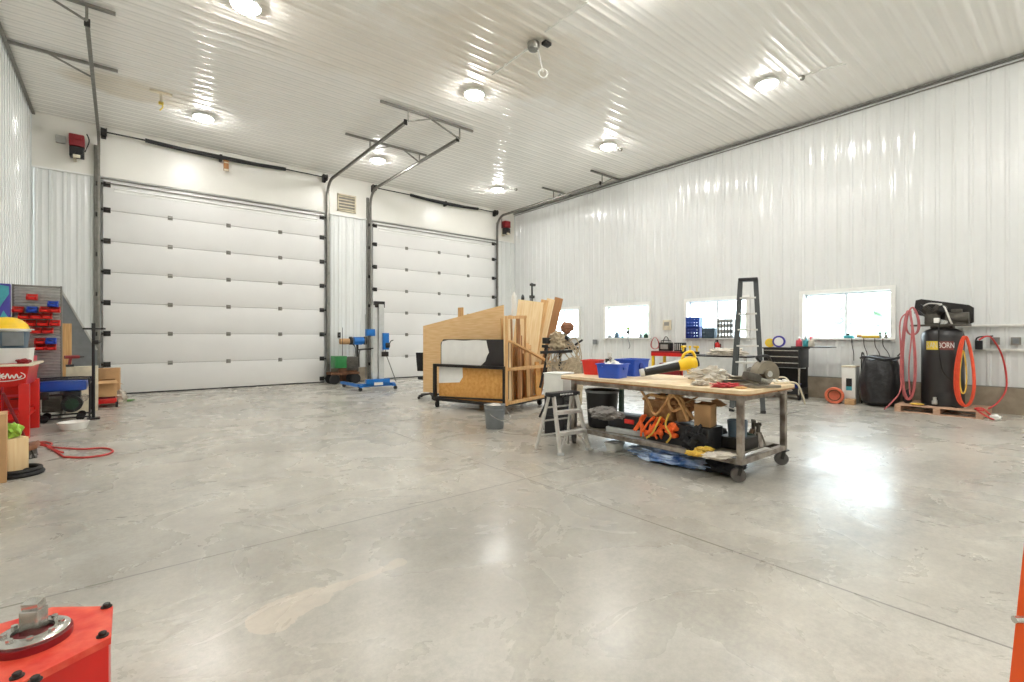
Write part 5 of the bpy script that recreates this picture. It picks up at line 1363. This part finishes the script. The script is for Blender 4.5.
# tank badge, curved: yellow field with white letters then dark field
lab = thing_lab = B()
def curved_plate(a0, a1, z0, z1, rr, m, name, par):
    s = B(); A = []; n = 12
    for i in range(n + 1):
        a = a0 + (a1 - a0) * i / n
        A.append([s.bm.verts.new((r_ * math.cos(a), r_ * math.sin(a), z)) for r_, z in ((rr, z0), (rr + .003, z0), (rr + .003, z1), (rr, z1))])
    for P, Q in zip(A, A[1:]):
        for k in range(4): s.bm.faces.new((P[k], P[(k + 1) % 4], Q[(k + 1) % 4], Q[k]))
    s.bm.faces.new(A[0]); s.bm.faces.new(A[-1][::-1])
    return s.build(name, m, par)
fa = PI - .015    # towards the viewer
curved_plate(fa - .02, fa - .02 - .62, .98, 1.13, R + .001, wrap_m, 'badge', t)
curved_plate(fa - .02 + .70, fa - .02, .98, 1.13, R + .001, mat('badge red brown', (120, 58, 52), .4), 'badge', t)
word = 'SANBORN'
for i, ch in enumerate(word):
    a = fa - .53 + i * (1.14 / 6)
    rr = R + .0055
    text_mesh('lettering', ch, .135, white_pl if i > 2 else cream, t, (rr * math.cos(a), rr * math.sin(a), 1.055), (PI / 2, 0, a + PI / 2), .001, sx=.62)
# hoses
def coil(name, label, cat, c, w, h, n, m, axis=(0, 1), r=.011, seed=0, extra=()):
    random.seed(seed); s = B()
    for k in range(n):
        f = random.uniform(.75, 1.0); o = random.uniform(-.05, .05); pts = []
        for j in range(12):
            a = j * PI / 6; wx = w / 2 * f * math.sin(a) * (1 - .35 * math.cos(a)); zz = -h / 2 * (1 - math.cos(a)) * (.92 + .08 * f)
            pts.append((o * .6 + c[0] + wx * axis[0], c[1] + wx * axis[1] + o * .4, c[2] + zz))
        s.tube(pts, r, closed=True, n=7)
    for e in extra: s.tube(e, r, n=7)
    return tag(s.build(name, m), label, cat)
hx = PXC - .38
coil('air_hose', 'orange-red air hose coiled and hung beside the compressor tank, towards the outlets', 'hose', (PXC - .36, PYC - .34, 1.34), .27, 1.17, 12, orange_hose, (.3, .9), seed=2)
coil('air_hose', 'yellow extension cord hung inside the orange-red hose coil', 'cord', (PXC - .38, PYC - .33, 1.10), .10, .72, 3, yellow_lt, (.3, .9), r=.008, seed=5)
coil('air_hose', 'faded red hose hung in a long coil from the compressor pump, on the window side', 'hose', (PXC - .33, PYC + .41, 1.80), .16, 1.60, 5, red_faded, (.2, 1.3), seed=4, extra=[[(PXC - .33, PYC + .41, 1.78), (PXC - .36, PYC + .52, 1.6), (PXC - .4, PYC + .50, 1.0), (PXC - .42, PYC + .50, .4), (PXC - .54, PYC + .60, .16), (PXC - .60, PYC + .70, .02)], [(PXC - .30, PYC + .38, 1.80), (PXC - .34, PYC + .36, 1.4), (PXC - .34, PYC + .40, .8), (PXC - .36, PYC + .38, .3)]])
coil('air_hose', 'short thick pink-red hose loop at the top of the pump', 'hose', (PXC - .28, PYC + .36, 1.86), .24, .50, 3, red_faded, (.1, .9), seed=9, r=.010)
e = atx(1004, 365, 11.2)
s = B(); s.tube([(PXC - .30, PYC - .50, 1.28), (11.0, 1.18, 1.34), (11.15, 1.12, 1.30), (11.3, 1.03, 1.05), (11.35, .98, .72), (11.3, .98, .45), (11.1, 1.06, .25), (10.98, 1.15, .16)], .013)
tag(s.build('air_hose', red_hose), 'dark red hose arching from the compressor over the wall outlets down to the pallet', 'hose')
s = B(); random.seed(4)
s.tube([(10.75, 1.18, .145), (10.9, 1.3, .15), (11.02, 1.22, .15), (10.98, 1.1, .03), (10.85, 1.05, .02), (10.75, 1.1, .03), (10.72, 1.25, .145)], .013, closed=True)
tag(s.build('air_hose', red_hose), 'small loose loop of red hose at the corner of the pallet', 'hose')
s = B(); s.blob((0, 0, 0), (.06, .10, .022), seed=3, amp=.4, flat=.9); tag(s.build('work_glove', yellow_lt, loc=(10.86, 2.03, .149)), 'small yellow glove on the front of the pallet', 'glove')
s = B(); s.blob((0, 0, 0), (.05, .07, .05), seed=5, amp=.3, flat=.9); tag(s.build('white_rag', white_pl, loc=(10.82, 1.05, .046)), 'small white rag on the floor at the corner of the pallet', 'rag')
s = B(); s.blob((0, 0, 0), (.09, .07, .13), seed=15, amp=.3, flat=.9); tag(s.build('black_sack', cloth_bk, loc=(PXC - .20, PYC + .44, .247)), 'black cloth bundle on the pallet beside the compressor tank', 'bundle')
# wall raceway, outlets, dangling strap
for z, lab in ((1.535, 'upper white conduit running along the wall past the compressor'), (1.11, 'lower white conduit running along the wall below the outlets')):
    s = B(); s.box((0, 0, 0), (.04, 3.0, .035), bev=.008); s.box((-.001, 0, -.024), (.03, 3.0, .006)); tag(s.build('wall_conduit', white_pl, loc=(WR - .02, .3, z)), lab, 'conduit')
for (px, lab) in ((995, 'grey outlet box on the wall nearest the compressor'), (1016, 'grey outlet box on the wall farther from the compressor, at the edge of the view')):
    v = atx(px, 341, WR - .04)
    t = thing('outlet_box', lab, 'outlet', (WR - .03, v.y, v.z)); s = B(); s.box((0, 0, 0), (.06, .12, .13), bev=.006); s.build('box', galv, t); s = B(); s.box((-.032, 0, .0), (.006, .075, .09), bev=.002); s.build('cover', grey_pl, t)
v = atx(979, 345, WR - .06)
t = thing('wall_bracket', 'black handle and bracket hanging on the wall beside the compressor', 'bracket', (WR - .07, v.y, v.z)); s = B(); s.box((0, 0, 0), (.06, .10, .16), bev=.01); s.build('handle', black, t); s = B(); s.tube([(0, .04, .08), (-.02, .0, .14), (0, -.18, .16)], .012); s.build('arm', dk_metal, t)

# ------------------------------------------------------------------ window sill things
SZW = WZ0 + .002
def sill(px): return atx(px, 335, WR + .0)
def crate(name, label, y, z, w, h, m, x=WR - .012 + .03, d=.20):
    t = thing(name, label, 'crate', (x, y, z)); s = B()
    s.box((0, 0, .008), (d, w, .016))
    for sy in (-1, 1): s.box((0, sy * (w / 2 - .006), h / 2), (d, .012, h))
    for sx in (-1, 1):
        for zz in (.02, h * .36, h * .68, h - .02): s.box((sx * (d / 2 - .006), 0, zz), (.012, w, h * .2))
        for k in range(5): s.box((sx * (d / 2 - .006), -w / 2 + (k + .5) * w / 5, h / 2), (.012, w * .09, h))
    s.build('crate_body', m, t); s = B(); s.box((0, 0, h - .004), (d + .012, w + .012, .014)); s.build('rim', m, t); return t
y0, y1 = sill(687).y, sill(701).y
crate('plastic_crate', 'blue plastic crate on the window sill, lower of the stack of two', (y0 + y1) / 2, SZW, y0 - y1 - .02, .27, blue_dk)
crate('plastic_crate', 'blue plastic crate on the window sill, upper of the stack of two', (y0 + y1) / 2, SZW + .275, y0 - y1 - .02, .27, blue_pl)
y0, y1 = sill(703).y, sill(716).y
crate('plastic_crate', 'small slate crate on the window sill between the blue crates and the grid crate', (y0 + y1) / 2, SZW, y0 - y1 - .02, .26, slate)
y0, y1 = sill(717.5).y, sill(734).y
crate('plastic_crate', 'pale grid crate standing on its side on the sill next to the ladder', (y0 + y1) / 2, SZW, y0 - y1 - .02, .46, grey_lt, d=.14)
t = thing('hand_plane', 'teal sander on the sill of the window behind the refuse bag', 'sander', (WR, sill(849).y, SZW)); s = B(); s.box((0, 0, .03), (.10, .17, .06), bev=.015); s.build('body', teal, t); s = B(); s.cyl((0, .02, .06), (0, .02, .10), .03); s.build('knob', dk_metal, t)
t = thing('spirit_level', 'yellow tool with a tan grip lying on the sill behind the refuse bag', 'tool', (WR, sill(868).y, SZW)); s = B(); s.box((0, -.05, .035), (.06, .3, .05), bev=.01); s.build('body', yellow_lt, t); s = B(); s.cyl((0, .11, .05), (0, .19, .05), .028, n=14); s.build('grip', lumber, t); s = B(); s.box((0, 0, .006), (.08, .42, .01)); s.build('sole', dk_metal, t)
for px, lab in ((880, 'small dark bottle on the sill, the one beside the yellow tool'), (886, 'small dark bottle on the sill nearest the compressor')):
    t = thing('glue_bottle', lab, 'bottle', (WR, sill(px).y, SZW)); s = B(); s.lathe([(0, 0), (.028, 0), (.028, .06), (.012, .08), (.012, .09), (0, .09)], n=16); s.build('bottle_body', galv, t); s = B(); s.lathe([(0, .09), (.022, .09), (.022, .12), (0, .122)], n=14); s.build('cap', black, t)
# loops / cords hanging below that sill
for k, px in enumerate((853, 865, 876, 884)):
    y = sill(px).y; s = B(); s.tube([(WR - .085, y, SZW - .0), (WR - .09, y - .01, 1.15), (WR - .07, y - .03 - .02 * k, 1.0), (WR - .06, y - .05 * (k + 1) * .6, .84)], .007)
    tag(s.build('hanging_strap', dk_metal), ['thin dark strap hanging below the sill under the teal sander', 'thin dark strap hanging below the sill under the yellow tool', 'thin dark strap hanging under the sill by the first dark bottle', 'thin dark strap hanging under the sill by the last dark bottle'][k], 'strap')
for k, (px, w, h, m) in enumerate(((610, .13, .08, grey_pl), (617, .13, .20, slate), (622.5, .06, .07, teal), (641, .09, .12, grey_pl), (646, .12, .14, green_dk))):
    s = B(); s.lathe([(0, 0), (w * .55, 0), (w * .55, h * .65), (w * .25, h * .85), (w * .25, h), (0, h)], n=14)
    o = s.build('small_jar', m, loc=(WR, sill(px).y, SZW)); tag(o, ['low grey jar at the corner of the small bottles window sill', 'tall slate jar on the small bottles window sill', 'small teal jar next to the tall slate jar on the sill', 'grey jar on the sill beyond the hanging lamp', 'dark green jar at the last corner of the sill, by the thermostat side'][k], 'jar')
# lamp head on flexible arm below the second window
for (px, py, lab) in ((628, 332, 'small lamp head with a yellow tip hanging in front of the sill with jars'),):
    v = atx(px, py, WR - .12)
    t = thing('work_lamp', lab, 'work lamp', v); s = B(); s.sph((0, 0, 0), (.04, .05, .06), 12); s.build('lamp_head', dk_metal, t); s = B(); s.sph((0, 0, .11), (.03, .05, .04), 10); s.cyl((0, 0, .05), (0, 0, .1), .012); s.build('tip', green_lf, t); s = B(); s.tube([(0, 0, -.05), (.03, .02, -.2), (.05, -.03, -.4), (.08, .03, -.5)], .012); s.build('arm', grey_pl, t)
v = atx(595, 342, WR - .06); t = thing('wall_fixture', 'small grey fitting with a dangling cord on the wall between the two far windows', 'fitting', v); s = B(); s.box((0, 0, 0), (.06, .16, .16), bev=.02); s.build('fitting_body', grey_pl, t); s = B(); s.tube([(0, .05, -.06), (0, .12, -.25), (0, .16, -.5)], .01); s.build('cord', grey_lt, t)
v = atx(667, 325, WR - .02); t = thing('thermostat', 'beige thermostat box on the wall between two windows', 'thermostat', v); s = B(); s.box((0, 0, 0), (.05, .25, .28), bev=.01); s.build('case', cream, t); s = B(); s.box((-.027, 0, .03), (.006, .16, .10)); s.build('display', groove_m, t)
# fire extinguisher
v = atx(717.5, 350, WR - .09)
t = thing('fire_extinguisher', 'small red fire extinguisher mounted on the wall below the blue crates window', 'fire extinguisher', (WR - .10, v.y, .86)); s = B(); s.lathe([(0, 0), (.06, 0), (.068, .02), (.068, .27), (.045, .32), (.022, .34), (0, .34)], n=22); s.build('cylinder', red, t)
s = B(); s.cyl((0, 0, .34), (0, 0, .38), .018, n=10); s.box((-.03, 0, .39), (.11, .025, .02)); s.build('valve', black, t); s = B(); s.tube([(0, 0, .36), (-.08, .02, .34), (-.09, .02, .2), (-.085, .0, .1)], .010); s.build('hose', black, t); s = B(); s.box((.085, 0, .2), (.02, .10, .2)); s.build('wall_bracket', dk_metal, t)
s = B(); s.lathe([(.0685, .08), (.071, .085), (.071, .20), (.0685, .205)], n=22); s.build('band', white_pl, t)

# bench along the window wall: red workbench with clutter
t = thing('wall_workbench', 'red framed workbench with a yellow end beneath the second window', 'workbench', (11.1, 7.0, 0))
ya, yb = atx(651, 360, 10.85).y, atx(684, 360, 10.85).y; yc = (ya + yb) / 2; LL = ya - yb
t.location = (11.15, yc, 0)
s = B(); s.box((0, 0, .94), (.60, LL, .05), bev=.008); s.build('bench_top', red_dk, t)
s = B(); s.box((-.29, 0, .88), (.02, LL, .09)); s.build('front_rail', red, t)
for sy in (-1, 1):
    for sx in (-1, 1):
        s = B(); s.box((sx * .26, sy * (LL / 2 - .04), .46), (.06, .06, .92)); s.build('leg', yellow if sy > 0 else red, t)
s = B(); s.box((0, 0, .30), (.5, LL - .1, .03)); s.build('lower_shelf', red, t)
s = B(); s.box((0, 0, .18), (.42, LL * .6, .34), bev=.01)
for k in range(3): pass
o = s.build('tool_chest', red_dk, loc=(11.15, yc, .317 + 0)); tag(o, 'dark red tool chest on the shelf of the red workbench', 'tool chest'); o.location.z = .316 - .01
t = thing('radio', 'dark portable radio on the red workbench', 'radio', (11.1, atx(666, 350, 11.1).y, .966)); s = B(); s.box((0, 0, .11), (.16, .34, .22), bev=.015); s.build('case', dk_metal, t); s = B(); s.box((-.083, 0, .11), (.006, .22, .12)); s.build('display', groove_m, t); s = B(); s.tube([(0, -.14, .22), (0, -.12, .27), (0, .12, .27), (0, .14, .22)], .01); s.build('handle', black, t)
t = thing('battery_charger', 'dark charger with pale stripes beside the radio', 'charger', (11.1, atx(680, 350, 11.1).y, .966)); s = B(); s.box((0, 0, .11), (.16, .26, .22), bev=.01); s.build('case', black, t); s = B()
for k in range(4): s.box((-.083, -.09 + k * .06, .11), (.006, .02, .16))
s.build('stripe', grey_lt, t)
for k, (px, lab) in enumerate(((684, 'yellow and black drill driver at the end of the red workbench'), (690, 'yellow and black cordless tool in the middle of the three beyond the radio'), (696, 'yellow and black cordless tool nearest the pale cloth'))):
    v = atx(px, 357, 10.75)
    t = thing('cordless_drill', lab, 'power tool', (10.75, v.y, .92), .5 * k)
    s = B(); s.cyl((-.09, 0, .17), (.07, 0, .17), .032, n=12); s.bar((-.02, 0, .16), (-.05, 0, .05), .035, .035); s.build('body', yellow, t); s = B(); s.box((-.05, 0, .03), (.12, .07, .06), bev=.006); s.cyl((.07, 0, .17), (.14, 0, .17), .02, .012, n=10); s.build('battery', black, t)
# long table with pale cloth behind the bench
ya, yb = atx(683, 375, 10.3).y, atx(748, 375, 10.3).y
t = thing('side_table', 'grey side table covered with a pale cloth behind the workbench', 'table', (10.6, (ya + yb) / 2, 0)); LL = ya - yb
s = B(); s.box((0, 0, .90), (.72, LL, .03), bev=.006); s.build('table_top', dk_metal, t)
for sx in (-1, 1):
    for sy in (-1, 1):
        s = B(); s.box((sx * .32, sy * (LL / 2 - .05), .44), (.05, .05, .89)); s.build('leg', galv_lt, t)
s = B(); s.box((0.05, 0, .18), (.6, LL - .1, .03)); s.build('lower_shelf', grey_lt, t)
s = B(); s.box((-.355, .0, .62), (.012, LL * .9, .52)); s.build('side_panel', grey_lt, t)
v = atx(727, 356, 10.5)
s = B(); s.blob((0, 0, 0), (.2, .42, .10), seed=71, amp=.5, flat=.6, sub=4, freq=3.2); tag(s.build('drop_cloth', cloth_lt, loc=(10.5, v.y, .977)), 'pale patterned drop cloth heaped on the side table', 'cloth')
for o in list(bpy.data.objects):
    if o.name.startswith('cordless_drill'): pass
# hoses hung on wall above radio
v = atx(655, 340, WR - .05); coil('wall_cable', 'pinkish cord coiled on the wall above the radio', 'cord', (WR - .05, v.y, v.z + .08), .3, .34, 3, red_faded, (0, 1), r=.008, seed=12)
coil('wall_cable', 'black cord coiled on the wall above the radio, beside the pinkish one', 'cord', (WR - .05, v.y - .36, v.z + .10), .22, .30, 3, black, (0, 1), r=.008, seed=13)

# ------------------------------------------------------------------ world, camera, view
w = bpy.data.worlds.new('daylight'); scene.world = w; w.use_nodes = True
nt = w.node_tree; bg = nt.nodes['Background']
bg.inputs['Color'].default_value = (.84, .94, 1.0, 1); bg.inputs['Strength'].default_value = 11.0
# daylight arriving through each window
for a, c in WINS:
    l = bpy.data.lights.new('window portal', 'AREA'); l.shape = 'RECTANGLE'; l.size = c - a; l.size_y = WZ1 - WZ0; l.cycles.is_portal = True
    o = bpy.data.objects.new('window_portal', l); COL.objects.link(o); o.location = (WR + .22, (a + c) / 2, (WZ0 + WZ1) / 2); o.rotation_euler = (0, PI / 2, 0)
    l.size, l.size_y = WZ1 - WZ0, c - a

cam = bpy.data.cameras.new('camera'); co = bpy.data.objects.new('camera', cam); COL.objects.link(co)
co.location = (0, 0, EYE); co.rotation_euler = (PI / 2, 0, -YAW)
cam.sensor_width = 36; cam.lens = F / 1024 * 36; cam.shift_y = -(341 - HZ) / 1024; cam.clip_start = .05; cam.clip_end = 300
scene.camera = co
scene.view_settings.view_transform = 'Standard'; scene.view_settings.look = 'None'
scene.view_settings.gamma = 1; scene.view_settings.use_curve_mapping = False
scene.view_settings.exposure = -0.16
scene.cycles.max_bounces = 10; scene.cycles.diffuse_bounces = 7; scene.cycles.glossy_bounces = 4; scene.cycles.transparent_max_bounces = 12
scene.cycles.caustics_reflective = False; scene.cycles.caustics_refractive = False; scene.cycles.sample_clamp_indirect = 6
scene.cycles.use_denoising = True
